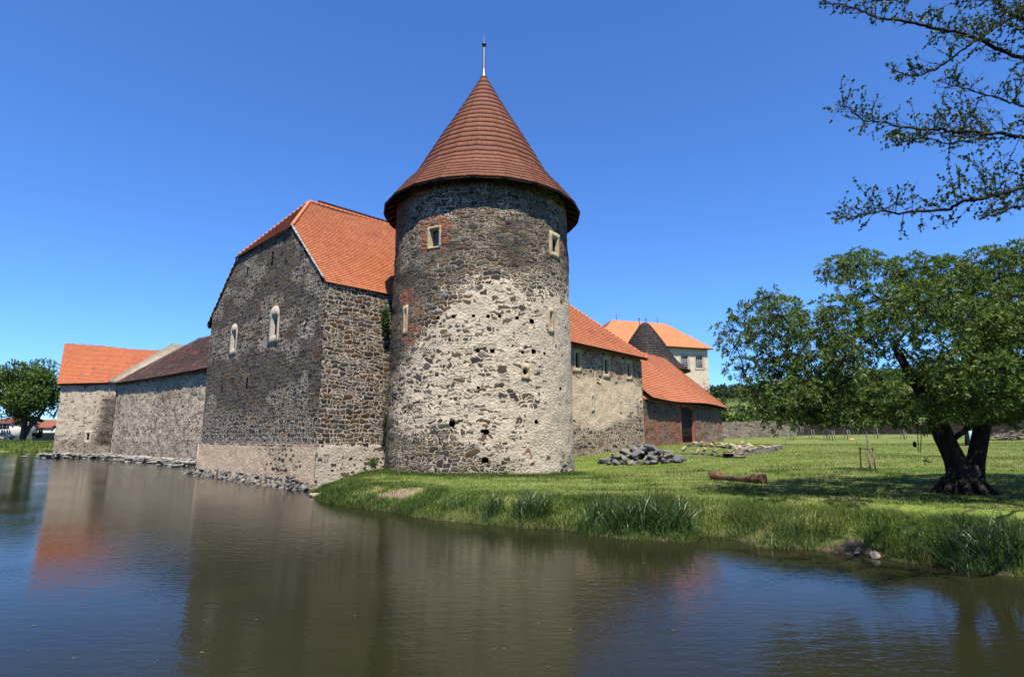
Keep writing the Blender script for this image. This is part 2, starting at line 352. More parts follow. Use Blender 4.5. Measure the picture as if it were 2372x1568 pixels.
gauss=lambda U,V,u,v,su,sv:np.exp(-((U-u)/su)**2-((V-v)/sv)**2)
inbox=lambda U,V,a,b,c,d,f=.15:sst(a-f,a+f,U)*(1-sst(b-f,b+f,U))*sst(c-f,c+f,V)*(1-sst(d-f,d+f,V))

# ================================================================ ROUND TOWER
TC=np.array((-1.8,33.3))
RT=lambda z:5.30-.011*np.asarray(z)
def cyl_hit(u,v,R=5.22):
    d=ray(u,v);a=d[0]**2+d[1]**2;o=CAM[:2]-TC;b=2*(d[0]*o[0]+d[1]*o[1]);c=o@o-R*R
    t=(-b-math.sqrt(max(0,b*b-4*a*c)))/(2*a);p=CAM+d*t
    return math.atan2(p[0]-TC[0],-(p[1]-TC[1])),p[2]
tower=thing('round_tower','round rubble stone tower with tall red conical shingle roof and patchy cream plaster','castle tower',(*TC,.6))
RU=5.25
def tpos(U,V):
    a=U/RU;r=RT(V);return np.stack([TC[0]+r*np.sin(a),TC[1]-r*np.cos(a),V],-1)
tnf=lambda U,V:np.stack([np.sin(U/RU),-np.cos(U/RU),0*V],-1)
def tmask(U,V):
    a=np.degrees(U/RU);w=(fbm(U*.7+9,V*.7+9,5)-.5)
    a2=a+w*26;z2=V+w*2.4
    top=10.6-np.clip(-a2-2,0,60)*.085                      # upper edge of the plaster falls to the left
    c=1-sst(top-.9,top+.15,z2)
    c*=np.interp(a2,[-62,-48,-25,0,25,45,60],[.10,.25,.39,.47,.55,.74,.92])
    c*=1-(1-sst(2.9,3.3,z2-np.interp(a2,[-60,-10,0,14,24],[0,0,-.3,-1.6,-2.6])))*(1-sst(16,24,a2))*.92
    c*=1-(1-sst(1.9,2.3,z2))*sst(52,57,a)*.9
    c=np.where(z2<1.3-1.1*sst(8,16,a)*(1-sst(50,54,a)),np.minimum(c,.33)+0*c,c)
    c=np.maximum(c,inbox(a,V,32,50,1.5,3.9,1.2))
    c=np.maximum(c,.03)
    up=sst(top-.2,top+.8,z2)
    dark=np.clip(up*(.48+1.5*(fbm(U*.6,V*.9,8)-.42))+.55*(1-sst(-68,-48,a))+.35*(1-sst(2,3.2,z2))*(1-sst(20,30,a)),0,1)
    return c,dark,tbrick(U,V)
W1=cyl_hit(1004,550);W2=cyl_hit(1287,568);L1=cyl_hit(939,742);L2=cyl_hit(1277,743);DR=cyl_hit(1216,862)
def tbrick(U,V):
    b=inbox(U,V,W1[0]*RU-.95,W1[0]*RU+1.0,W1[1]-.85,W1[1]+1.2,.3)*.56
    b=np.maximum(b,inbox(U,V,L1[0]*RU-.4,L1[0]*RU+1.5,L1[1]-1.5,L1[1]+.9)*.44)
    b=np.maximum(b,inbox(U,V,L1[0]*RU-.7,L1[0]*RU+.7,L1[1]+.9,L1[1]+1.7)*.8)
    b=np.maximum(b,inbox(U,V,W2[0]*RU+.5,W2[0]*RU+1.6,W2[1]-.8,W2[1]+.6)*.55)
    return np.maximum(b,gauss(U,V,math.radians(29)*RU,1.9,.5,.7)*.55)
put=[]
for x,y,r in [(683,1155,.09),(840,1140,.1),(1043,1133,.09),(1193,1138,.1),(1313,1137,.09),(1490,1153,.1),(1088,1490,.1),(1237,1492,.11),(1545,1505,.09),(1640,1190,.15),(1985,1250,.08)]: put.append((1450+x/2.613,800+y/2.613,r))
for x,y,r in [(1425,183,.08),(1632,195,.08),(1797,213,.08),(1530,175,.14),(1010,517,.08),(1778,524,.1),(1550,840,.11),(765,855,.16),(1085,935,.14),(1072,1195,.16),(1050,925,.1)]: put.append((1450+x/2.412,1300+y/2.412,r))
th=[]
for (a,z),w,h in((W1,.62,1.0),(W2,.62,.95),(L1,.2,1.3),(L2,.24,1.05),(DR,.36,.36)): th.append((a*RU-w/2,a*RU+w/2,z-h/2,z+h/2))
for x,y,r in put:
    a,z=cyl_hit(x/1.68634,y/1.68634);th.append((a*RU-r,a*RU+r,z-r*.9,z+r*.9,1))
na=int(2*np.pi*RU/.14)
wall('wall',tower,M['tower'],np.linspace(-np.pi*RU,np.pi*RU,na),np.linspace(-.3,16.1,118),tpos,tnf,tmask,th,amp=.07,fs=1.3)
mb=MB();mb.lathe([(4.75,.0),(4.7,15.2),(.1,15.2)],TC,48);mb.build('inner_core',M['hole'],tower)
def tw_frame(a,z):
    p=tpos(np.array([a*RU]),np.array([z]))[0];n=np.array((math.sin(a),-math.cos(a),0));r=np.array((math.cos(a),math.sin(a),0));return p,r,n
p,r,n=tw_frame(*W1);window(tower,p,r,n,.84,1.22,.62,1.0,M['sand'],depth=.3,splay=.9,poff=(.05,0),proud=.035,label='upper left window set in red brick')
p,r,n=tw_frame(*W2);window(tower,p,r,n,.98,1.45,.52,.86,M['sand'],pane='hole',depth=.16,splay=.88,proud=.045,label='upper right window in a worn sandstone frame')
p,r,n=tw_frame(*L1);window(tower,p,r,n,.38,1.6,.16,1.05,M['sand'],pane='hole',proud=.05,name='loophole',label='tall narrow loophole beside the brick repair')
p,r,n=tw_frame(*L2);window(tower,p,r,n,.42,1.4,.2,.82,M['sand'],pane='hole',proud=.04,name='loophole',label='narrow loophole in the plaster at the right')
p,r,n=tw_frame(*DR);window(tower,p,r,n,.46,.8,.3,.3,M['sand'],pane='hole',rnd=True,proud=.05,name='gun_port',label='sandstone block with a round hole')
# roof
TR=[]
for half,v in [(226,507),(190,465),(157,430),(135,393),(115,360),(95,327),(66,282),(36,233),(11,190),(5,176)]:
    P=at_y(U0,v,33.3);zc=P[1]*_c+(P[2]-H)*_s;rp=half/F*zc;TR.append((rp*33.3/math.hypot(33.3,rp),P[2]))
APEX=TR[-1][1]
roof,TP=course_cone('conical_roof',tower,M['shingle'],TC,TR,22,.105,lambda t:.30 if t<.12 else .47,a0=math.radians(-2),th=.024)
mb=MB()  # soffit boards + rafter tails under the eave
a=np.linspace(-np.pi,np.pi,89)
re,ze=TR[0]
for i in range(88):
    q=[TP(np.array([rr]),np.array([aa]),np.array([zz]))[0] for rr,zz in((re-.015,ze-.02),(4.95,ze+.72)) for aa in(a[i],a[i+1])]
    mb.add(q,[[[0,1,3,2]]],.4)
    q2=[TP(np.array([re-.02]),np.array([aa]),np.array([zz]))[0] for zz in(ze-.10,ze+.015) for aa in(a[i],a[i+1])]
    mb.add(q2,[[[0,1,3,2]]],.4)
for i in range(44):
    aa=i*2*np.pi/44;o=np.array((math.sin(aa),-math.cos(aa),0));tt=np.array((math.cos(aa),math.sin(aa),0));b0=np.array((*TC,0))+o*4.9+Z3*(ze+.42)
    d=o*(re-5.02)+Z3*(-.46);mb.box(b0-tt*.06,d,tt*.12,Z3*.16,.6)
mb.build('eave_boards',M['wood'],roof)
zb=at_y(1115,104,33.3)[2];zt=at_y(1114,80,33.3)[2]
mb=MB();mb.lathe([(.2,APEX-.35),(.19,APEX),(.12,APEX+.1),(.10,APEX+.5),(.06,zb-.12),(.03,zb+.1),(.02,zb+.2),(.012,zt)],TC,12);fi=mb.build('finial',M['zinc'],roof,True)
mb=MB();mb.lathe([(.01,zb-.17),(.12,zb-.11),(.165,zb-.01),(.165,zb+.02),(.12,zb+.11),(.01,zb+.17)],TC,14);mb.build('ball',M['copper'],fi,True)

# ================================================================ STONE HALL (left of the tower)
A=np.array((-.6986,.7155,0));B=np.array((.7155,.6986,0))
C0=at_y(733,1050,30.7);C0[2]=0
hall=thing('stone_hall','tall dark rubble hall with half-hipped orange tile roof and two pale slit windows','castle building',C0)
pA=lambda u,v:at_pl(u,v,C0,B)
uA=lambda p:float(np.dot(p-C0,A))
PR=pA(751,643);PL=pA(483,750);HR=pA(677,521);HL=pA(553,592)
w=uA(pA(472,950))
prof=sorted([(uA(q),q[2]) for q in(PR,HR,HL,PL)]);pu=[q[0] for q in prof];pz=[q[1] for q in prof]
zp=pA(600,1028)[2]
gpos,gn=planar(C0,A,-B)
gtop=lambda U:np.interp(U,[-.5]+pu+[w+.5],[pz[0]-.1]+pz+[pz[-1]-.1])-.13
def gmask(U,V):
    f=fbm(U*.35,V*.35,21);c=.03+.12*sst(.5,.75,f)*sst(4,9,V)
    c=np.clip(c+.06*sst(6,12,U)*(f-.3),.01,1)
    c=np.where(V<zp,np.interp(U+2.5*(f-.5)-.5*(V-1),[0,1.5,3.4,5.6,7.8,10],[.9,.8,.28,.32,.84,.95]),c)
    d=np.clip(.85*sst(.40,.6,fbm(U*.5+40,V*.8,4))*sst(3,6,V)+.2,0,.8)
    return c,np.where(V<zp,.15,d),0*U
GW=[]
for u,v,wo,ho in((635,753,1.55,2.5),(541,787,1.35,2.35)): GW.append((pA(u,v),wo,ho))
gh=[]
for q,wo,ho in GW: gh.append((uA(q)-.45,uA(q)+.45,q[2]-.85,q[2]+.6))
slits=[(pA(631,599),.3,1.0),(pA(573,630),.25,.8),(pA(572,887),.32,.75),(pA(514,898),.25,.6)]
for q,sw,sh in slits: gh.append((uA(q)-sw/2,uA(q)+sw/2,q[2]-sh/2,q[2]+sh/2))
wall('gable_wall',hall,M['hall'],np.arange(0,w+.01,.16),np.arange(-.6,pz[1]+1.6,.16),gpos,gn,gmask,gh,gtop,amp=.04)
for (q,wo,ho),lb in zip(GW,('pale slit window nearer the corner','pale slit window nearer the left edge')):
    window(hall,q,A*-1,-B,wo,ho,.84,1.32,M['pale'],pane='hole',arch=wo*.4,depth=.16,splay=.78,proud=.04,off=(.06,-.1),poff=(.09,.02),label=lb)
for q,sw,sh in slits:
    mb=MB();o=q-A*sw/2-Z3*sh/2+B*.3
    mb.box(o-B*.28+A*(-.03),A*.05,B*.3,Z3*sh);mb.box(o-B*.28+A*(sw-.02),A*.05,B*.3,Z3*sh);mb.box(o+B*.02-A*.05,A*(sw+.1),B*.05,Z3*sh);mb.build('slit_opening',M['hole'],hall)
# side wall along B
sl=15.;spos,sn=planar(C0,B,-A)
zs=pz[0]
def smask(U,V):
    f=fbm(U*.4+70,V*.4,31)
    c=.05+.2*sst(.45,.7,f)*sst(2.5,5,U)
    c=np.where(V<zp+.05*np.sin(U*3),.62+.5*(f-.5)-.25*sst(1.2,3,U)*(1-sst(.8,1.8,V)),c)
    return c,np.clip(.25+.5*sst(3.4,4.6,U),0,1)*np.where(V<zp,.4,1),0*U
wall('side_wall',hall,M['hall'],np.arange(0,sl+.01,.16),np.arange(-.6,zs+.3,.16),spos,sn,smask,(),lambda U:0*U+zs-.30,amp=.045,uoff=(33,0))
bp,bn=planar(C0+A*w,B,A);wall('back_wall',hall,M['hall'],np.arange(0,sl+1,1.),np.arange(-.6,zs+.6,.8),bp,bn,lambda U,V:(.15+0*U,.3+0*U,0*U),(),lambda U:0*U+zs-.05)
bp,bn=planar(C0+B*sl,A,B);wall('rear_wall',hall,M['hall'],np.arange(0,w+.5,.5),np.arange(-.6,pz[1]+1.6,.5),bp,bn,lambda U,V:(.15+0*U,.3+0*U,0*U),(),gtop)
# plinth course (rendered, a little proud)
def pmask(U,V): return gmask(U,np.minimum(V,zp-.05))
pp,pn=planar(C0-B*.06,A,-B);wall('plinth',hall,M['plinth'],np.arange(-.02,w+.3,.16),np.append(np.arange(-.6,zp-.02,.14),zp),pp,pn,pmask,(),amp=.05,uoff=(7,3))
mb=MB();mb.box(C0-B*.075-A*.0+Z3*(zp-.03),A*(w+.3),B*.08,Z3*.035);mb.box(C0-B*.08+A*(w+.26)-Z3*.5,A*.05,B*1.2,Z3*(zp+.45));mb.build('plinth_ledge',flat('ledge_render',(.5,.4,.3),.95,.1,.3,3.,.5),hall)
# roof
sR=nrm(HR-PR);nR=np.cross(B,sR)
apx=at_pl(717,467,PR,nR);vA=float(np.dot(apx-PR,sR));uX=float(np.dot(apx-PR,B));vH=float(np.dot(HR-PR,sR))
hroof=bpy.data.objects.new('roof',None);COL.objects.link(hroof);hroof.parent=hall;hroof.location=(0,0,0)
sagf=lambda u,v:-.10*np.sin(np.clip(v/vA,0,1)*np.pi)-.05*np.clip(v/vA,0,1)*(1-np.cos(u*.7))
tiles('right_slope',hroof,M['tile'],PR,B,sR,lambda v:-.06 if v<vH else uX*(v-vH)/(vA-vH),lambda v:sl,vA,.21,.24,.055,.006,-.5,sagf)
sL=nrm(HL-PL);apL=apx
tiles('left_slope',hroof,M['tile'],PL,B,sL,lambda v:-.06 if v<vH else uX*(v-vH)/(vA-vH),lambda v:sl,float(np.dot(apx-PL,sL)),.4,.235,.055,.008,-.3)
hm=(HR+HL)/2;sh=nrm(apx-hm);hw=np.linalg.norm(HL-HR)/2;Lh=np.linalg.norm(apx-hm);eh=nrm(HL-HR)
tiles('half_hip',hroof,M['tile'],hm-eh*0,eh,sh,lambda v:-(hw+.1)*(1-v/Lh),lambda v:(hw+.1)*(1-v/Lh),Lh,.21,.235,.055,.007,-.25)
ridge('ridge_tiles',hroof,M['tile'],HR,apx);ridge('ridge_tiles',hroof,M['tile'],HL,apx);ridge('ridge_tiles',hroof,M['tile'],apx,apx+B*(sl-uX))
slab('eave_boards',hroof,M['wood'],[PR-sR*.46,PR-sR*.46+B*sl,apx+B*(sl-uX),apx,HR],.1,.16)
slab('eave_boards',hroof,M['wood'],[PL-sL*.25,PL-sL*.25+B*sl,apx+B*(sl-uX),apx,HL],.1,.16)
slab('eave_boards',hroof,M['wood'],[HR-sh*.2,HL-sh*.2,apx],.08,.03)
mb=MB()
for a_,b_ in((PR,HR),(PL,HL)):
    k=14
    for i in range(k):
        q0=a_+(b_-a_)*i/k;q1=a_+(b_-a_)*(i+1.05)/k;mb.tube([q0-B*.04,q1-B*.04],.045+.03*rng.random(),6)
    mb.build('verge_mortar',flat('verge_grey',(.34,.33,.31),.95,.1,.4,4.,.5),hroof);mb=MB()

# ================================================================ LONG RANGE far left of the hall
p0=at_y(478,850,56.);p1=at_y(268,885,77.)
eR=(p1-p0)*np.array((1,1,0));Lr=np.linalg.norm(eR);eR/=Lr;nRr=np.array((eR[1],-eR[0],0));nRr=nRr if nRr[1]<0 else -nRr
rng_b=thing('long_range','low rubble range with weathered brown tile roof between hall and corner bastion','castle building',(p0[0],p0[1],0))
wz=lambda U:np.interp(U,[0,Lr],[p0[2],p1[2]])
ps=p0-nRr*.35
pos,nf=planar(ps,eR,nRr)
def rmask(U,V):
    f=fbm(U*.3+5,V*.3,61);return .30+.5*(f-.5)+.08*np.sin(U*.4),.35*(1-sst(1,3,V))+.3*sst(8,9.5,V),.28*gauss(U,V,4,3,6,1.6)
wall('wall',rng_b,M['range'],np.arange(-3,Lr+.8,.2),np.arange(-.5,11,.2),pos,nf,rmask,(),lambda U:wz(U)-.1,amp=.09,uoff=(120,0))
sB=nrm(-nRr*math.cos(math.radians(38))+Z3*math.sin(math.radians(38)));e3=nrm(p1-p0);nB=np.cross(e3,sB)
k1=at_pl(461,783,p0,nB);vk=float(np.dot(k1-p0,sB));uk=float(np.dot(k1-p0,e3))
tiles('roof',rng_b,M['tile_old'],p0,e3,sB,lambda v:-3.,lambda v:Lr*1.01+(uk-Lr)*np.clip(v/vk,0,1),vk,.3,.30,.06,.015,-.25,lambda u,v:-.25*np.sin(np.clip(u/Lr,0,1)*np.pi)*(.4+.6*v/vk))
slab('eave_boards',rng_b,M['wood'],[p0-e3*3-sB*.2,p0+e3*Lr-sB*.2,k1,p0-e3*3+sB*vk],.1,.22)
# ================================================================ CORNER BASTION
p2=at_y(133,885,79.);bas=thing('corner_bastion','square corner bastion at the far left with orange tile roof and grey parapet','castle building',(p2[0],p2[1],0))
eb=(p1-p2)*np.array((1,1,0));Lb=np.linalg.norm(eb);eb/=Lb;nb=np.array((eb[1],-eb[0],0));nb=nb if nb[1]<0 else -nb
bs=p2-nb*.35+eb*.35;zb0=(p1[2]+p2[2])/2;pos,nf=planar(bs,eb,nb)
wq=at_pl(203,1012,bs,nb);uq=float(np.dot(wq-bs,eb))
def bmask(U,V):
    f=fbm(U*.35,V*.35,71);st=sst(Lb*.62,Lb*.8,U+(f-.5)*2)*(1-sst(7.6,8.6,V))*sst(1.2,2.2,V)
    low=(1-sst(2.2,3.6,V+(f-.5)*2))
    return np.clip(.56+.5*(f-.5)-.34*st-.3*low,.08,.9),np.clip(.9*st+.5*low,0,1),.3*gauss(U,V,Lb*.75,5,1.,.6)
wall('wall',bas,M['range'],np.arange(0,Lb-.3,.2),np.arange(-.5,zb0,.2),pos,nf,bmask,[(uq-.3,uq+.3,wq[2]-.55,wq[2]+.55)],lambda U:0*U+zb0-.1,amp=.1,uoff=(200,0))
window(bas,wq,eb,nb,1.1,1.7,.55,1.0,M['pale'],pane='hole',splay=.8)
sp=nrm(nb);pos,nf=planar(bs,-nb,-eb);wall('side_wall',bas,M['range'],np.arange(0,14,1.),np.arange(-.5,zb0,.8),pos,nf,lambda U,V:(.5+0*U,.3+0*U,0*U),(),lambda U:0*U+zb0-.1,amp=.1)
sb=nrm(-nb*math.cos(math.radians(43))+Z3*math.sin(math.radians(43)));nn=np.cross(eb,sb)
o2=np.array((p2[0],p2[1],zb0))
hp=lambda u,v:(lambda q:(float(np.dot(q-o2,eb)),float(np.dot(q-o2,sb))))(at_pl(u,v,o2,nn))
ul,vl=hp(150,795);ua,va=hp(252,885);uc,vc=hp(398,801);ux,vx=hp(372,811)
tiles('roof',bas,M['tile_weath'],o2,eb,sb,lambda v:ul*v/vl,lambda v:ua+(uc-ua)*(v-va)/(vc-va) if v<vx else ux+(ul-ux)*(v-vx)/(vl-vx),vl,.3,.33,.065,.012,-.25,lambda u,v:-.22*np.sin(np.clip(u/12,0,1)*np.pi)*v/vl)
slab('eave_boards',bas,M['wood'],[o2-sb*.2,o2+eb*Lb*.9-sb*.2,o2+eb*ux+sb*vx,o2+eb*ul+sb*vl],.1,.22)
fa=o2+eb*ua+sb*va;fb=o2+eb*uc+sb*vc
fd=fb-fa;fh=nrm(fd*np.array((1,1,0)));fw=eb*2.3-nb*.0
mb=MB();V=[fa-Z3*.3,fa-Z3*.3+fw,fb-Z3*2.0+fw,fb-Z3*2.0,fa+Z3*.25,fa+Z3*.05+fw,fb+Z3*.05+fw,fb+Z3*.35]
mb.add(V,[[[0,3,2,1],[4,5,6,7],[0,1,5,4],[1,2,6,5],[2,3,7,6],[3,0,4,7]]]);mb.build('parapet',M['greyplaster'] if 'greyplaster' in M else flat('grey_plaster',(.33,.28,.22),.95,.1,.3,2.5,.5),bas)
# ================================================================ EAST WING (right of the tower)
q0=at_y(1325,790,39.5);q1=at_z(1501,829,q0[2])
eW=nrm((q1-q0)*np.array((1,1,0)));LW=float(np.linalg.norm((q1-q0)[:2]));nW=np.array((eW[1],-eW[0],0))
wing=thing('plastered_wing','cream plastered wing behind the tower with three sandstone windows under orange roof','castle building',(q0[0],q0[1],1))
ws=q0-nW*.5;pos,nf=planar(ws,eW,nW);wl=LW-.25
hw_=lambda u,v:(lambda q:(q,float(np.dot(q-ws,eW))))(at_pl(u,v,ws,nW))
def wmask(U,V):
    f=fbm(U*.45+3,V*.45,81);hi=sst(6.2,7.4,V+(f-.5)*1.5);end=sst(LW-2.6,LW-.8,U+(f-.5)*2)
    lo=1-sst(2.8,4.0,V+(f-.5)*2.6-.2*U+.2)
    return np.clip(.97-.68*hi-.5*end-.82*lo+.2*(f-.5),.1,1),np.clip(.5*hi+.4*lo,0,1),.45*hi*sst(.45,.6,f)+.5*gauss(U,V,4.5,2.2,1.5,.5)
WW=[hw_(1338,834),hw_(1405,849),hw_(1457,856)];hs=[]
for q,u in WW: hs.append((u-.32,u+.32,q[2]-.6,q[2]+.6))
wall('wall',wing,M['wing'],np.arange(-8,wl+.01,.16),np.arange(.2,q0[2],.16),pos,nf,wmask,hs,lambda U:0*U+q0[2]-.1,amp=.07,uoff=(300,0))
for (q,u),lb in zip(WW,('window nearest the tower','middle window','window nearest the corner')):
    window(wing,q,eW,nW,1.05,1.9,.56,1.15,M['sand'],pane='hole',arch=.25,depth=.18,splay=.9,poff=(-.03,0),label=lb)
q,u=hw_(1373,933);window(wing,q,eW,nW,.42,1.4,.16,.75,M['pale'],pane='hole',arch=.2,name='niche_frame',label='small white framed slit')
q,u=hw_(1438,942);window(wing,q,eW,nW,.3,.85,.17,.7,M['sand'],pane='hole',name='loophole')
for e_,o_ in((nW,1),):
    pos,nf=planar(ws+eW*wl,-nW,eW);wall('end_wall',wing,M['wing'],np.arange(0,9,.5),np.arange(.2,q0[2],.4),pos,nf,lambda U,V:(.45+0*U,.3+0*U,0*U),(),lambda U:0*U+q0[2]-.1)
sW=nrm(-nW*math.cos(math.radians(44))+Z3*math.sin(math.radians(44)));nw=np.cross(eW,sW)
t=at_pl(1325,712,q0,nw);uT=float(np.dot(t-q0,eW));vT=float(np.dot(t-q0,sW));kW=(uT-LW)/vT;vmx=6.5
tiles('roof',wing,M['tile'],q0,eW,sW,lambda v:-6.,lambda v:LW+kW*max(v,0),vmx,.24,.27,.06,.006,-.12)
ridge('ridge_tiles',wing,M['tile'],q0+eW*LW,q0+eW*(LW+kW*vmx)+sW*vmx)
slab('eave_boards',wing,M['wood'],[q0-eW*6-sW*.1,q0+eW*LW-sW*.1,q0+eW*(LW+kW*vmx)+sW*vmx,q0-eW*6+sW*vmx],.12,.12)
hipn=q0+eW*(LW+kW*vmx)+sW*vmx
slab('hip_slope',wing,M['tile_far'],[q0+eW*LW,hipn,q0+eW*LW-nW*9],.1,.02)
# ================================================================ BARN
r0=at_y(1508,918,q1[1]+.9);r1=at_z(1685,943,r0[2]);eB2=nrm((r1-r0)*np.array((1,1,0)));LB=float(np.linalg.norm((r1-r0)[:2]));nB2=np.array((eB2[1],-eB2[0],0))
barn=thing('brick_barn','low barn of mixed brick and dark rubble with arched plank door and orange roof','castle building',(r0[0],r0[1],1.5))
bs2=r0-nB2*.55;pos,nf=planar(bs2,eB2,nB2);hb=lambda u,v:(lambda q:(q,float(np.dot(q-bs2,eB2))))(at_pl(u,v,bs2,nB2))
dt,ud=hb(1593,983);dtop=hb(1593,944)[0][2];dbot=hb(1593,1022)[0][2];dw=hb(1608,985)[1]-hb(1580,985)[1]
def barnmask(U,V):
    f=fbm(U*.5+3,V*.5,91);x=U/LB
    return np.clip(.20+.4*(f-.5)+.22*sst(.55,1,x),.04,.9),np.clip(.6*sst(3.6,5,V)+.2,0,1),np.clip(.31+.5*(f-.4)+.22*(1-sst(.35,.75,x+(f-.5)*.6))*(1-sst(3.9,4.6,V))+.25*inbox(U,V,ud-dw*.5-.35,ud+dw*.5+.3,0,dtop+.4,.1),0,.9)
wall('wall',barn,M['barn'],np.arange(-3.,LB-.3,.18),np.arange(.5,r0[2],.18),pos,nf,barnmask,[(ud-dw/2,ud+dw/2,dbot-1,dtop)],lambda U:0*U+r0[2]-.1,amp=.08,uoff=(400,0))
M['plank']=None
g=G('grey_brown_planks');uvp=g.pos();M['plank']=g.fin(g.ramp(g.noise(g.vm('MULTIPLY',uvp,(6,6,.35)),3.,4),[(.3,(.022,.013,.009)),(.6,(.05,.03,.02)),(.8,(.10,.08,.065))]),.85,.2,g.bump(g.noise(g.vm('MULTIPLY',uvp,(9,9,.4)),3.,3),.5,.03))
mb=MB();k=7
o=bs2+eB2*(ud-dw/2)+nB2*(-.22)
for i in range(k):
    x0=dw*i/k;xm=(x0+dw/k/2-dw/2)/(dw/2);hh=dtop-.45+.45*math.sqrt(max(0,1-xm*xm))
    mb.box(np.array((o[0],o[1],dbot-.3))+eB2*(x0+.008),eB2*(dw/k-.016),-nB2*(.05+.01*(i%2)),Z3*(hh-dbot+.3),.5)
door=mb.build('door',M['plank'],barn)
mb=MB()
for zz in(.55,1.9): mb.box(np.array((o[0],o[1],dbot+zz))+nB2*.0,eB2*dw*.85,nB2*.02,Z3*.07)
mb.box(np.array((o[0],o[1],dbot+1.2))+eB2*dw*.8,eB2*.06,nB2*.05,Z3*.18);mb.build('door_fittings',M['wood'],door)
window(barn,hb(1593,983)[0]+Z3*0,eB2,nB2,dw+.5,dtop-dbot+1.0,dw,dtop-dbot+.2,M['brickframe'] if 'brickframe' in M else flat('brick_surround',(.24,.10,.065),.95,.1,.4,7.,.5),pane='hole',arch=.55,iarch=.45,depth=.32,splay=1.,proud=.03,name='door_surround',panename='doorway_shadow')
pos,nf=planar(bs2+eB2*(LB-.5),-nB2,eB2);wall('end_wall',barn,M['barn'],np.arange(0,9,.5),np.arange(.5,r0[2],.4),pos,nf,lambda U,V:(.45+0*U,.2+0*U,.2+0*U),(),lambda U:0*U+r0[2]-.1)
sBn=nrm(-nB2*math.cos(math.radians(41))+Z3*math.sin(math.radians(41)));nbn=np.cross(eB2,sBn)
hq=lambda u,v:(lambda q:(float(np.dot(q-r0,eB2)),float(np.dot(q-r0,sBn))))(at_pl(u,v,r0,nbn))
ua_,va_=hq(1541,831);ub_,vb_=hq(1491,816);vtop=max(va_,vb_)
print('barn ridge',ua_,va_,ub_,vb_,LB)
tiles('roof',barn,M['tile'],r0,eB2,sBn,lambda v:0.,lambda v:LB+(ua_-LB)*v/va_,va_,.28,.33,.065,.008,-.12,lambda u,v:-.12*np.sin(np.clip(u/LB,0,1)*np.pi*2.2)*(1-v/va_)-.1*np.sin(v/va_*np.pi))
slab('eave_boards',barn,M['wood'],[r0-sBn*.1,r0+eB2*LB-sBn*.1,r0+eB2*ua_+sBn*va_,r0+sBn*va_],.12,.25)
slab('rear_slope',barn,M['tile_far'],[r0+eB2*LB,r0+eB2*ua_+sBn*va_,r0+eB2*LB-nB2*13],.1,.02)
# ================================================================ SHINGLE-ROOFED TOWER behind
sc=at_y(1494,760,78.);st2=thing('shingle_tower','round tower behind the barn with dark bell-shaped shingle roof and twin finials','castle tower',(sc[0],sc[1],1))
pr=[]
for half,v in [(97,863),(71,842),(57,823),(43,798),(25,772),(12,754),(5,748)]:
    P=at_y(1490,v,78.);pr.append((half/F*(78*_c+(P[2]-H)*_s),P[2]))
r2,_=course_cone('shingle_roof',st2,M['shingle_dark'],sc[:2],pr,28,.22,lambda t:.42,th=.05)
mb=MB();mb.lathe([(pr[0][0]-1.0,.5),(pr[0][0]-1.0,pr[0][1]+.9)],sc[:2],40);mb.build('wall',M['sand'],st2,True)
mb=MB();mb.lathe([(pr[0][0]-1.05,pr[0][1]+.5),(pr[0][0]-.02,pr[0][1]-.02)],sc[:2],40);mb.build('eave_boards',M['wood'],r2)
for (u,v0,vb,vt) in((1481,754,738,727),(1496.5,750,739,719)):
    P=at_y(u,v0,78.);zt_=at_y(u,vt,78.)[2];zb_=at_y(u,vb,78.)[2]
    mb=MB();mb.lathe([(.09,P[2]-.5),(.07,P[2]),(.05,zb_),(.02,zb_+.2),(.012,zt_)],P[:2],8);f2=mb.build('finial',M['zinc'],r2)
    mb=MB();mb.lathe([(.01,zb_-.15),(.14,zb_-.05),(.14,zb_+.05),(.01,zb_+.15)],P[:2],10);mb.build('ball',M['zinc'],f2,True)
# ================================================================ PALACE
k0=at_y(1653,807.5,100.);eP=np.array((-.946,-.323,0));nP=np.array((.323,-.946,0))
pal=thing('palace_block','pale plastered palace block with barred windows and plain orange hipped roof far behind','castle building',(k0[0],k0[1],2))
LP=22.6;ps_=k0+eP*.75-nP*.75;pos,nf=planar(ps_,eP,nP)
hpz=lambda u,v:(lambda q:(q,float(np.dot(q-ps_,eP))))(at_pl(u,v,ps_,nP))
PW=[hpz(1586,838),hpz(1620,839),hpz(1549,836)]
def pmk(U,V):
    f=fbm(U*.5+8,V*.5,95);cr=gauss(U,V,.3,PW[1][0][2]-5.6,1.,1.6);pt=gauss(U,V,PW[0][1]-.8,PW[0][0][2]-2.6,.9,.9)
    return np.clip(1-1.1*cr-.75*pt*sst(.35,.6,f)-.25*sst(.62,.75,f)*(1-sst(13,15,V)),.1,1),.3*cr,.4*gauss(U,V,PW[1][1],PW[1][0][2]-1.4,1.2,.25)
hs=[(u-.72,u+.72,q[2]-1.1,q[2]+1.1) for q,u in PW]
wall('wall',pal,M['palace'],np.arange(0,LP,.25),np.arange(1,k0[2],.25),pos,nf,pmk,hs,lambda U:0*U+k0[2]-.1,amp=.06,uoff=(500,0))
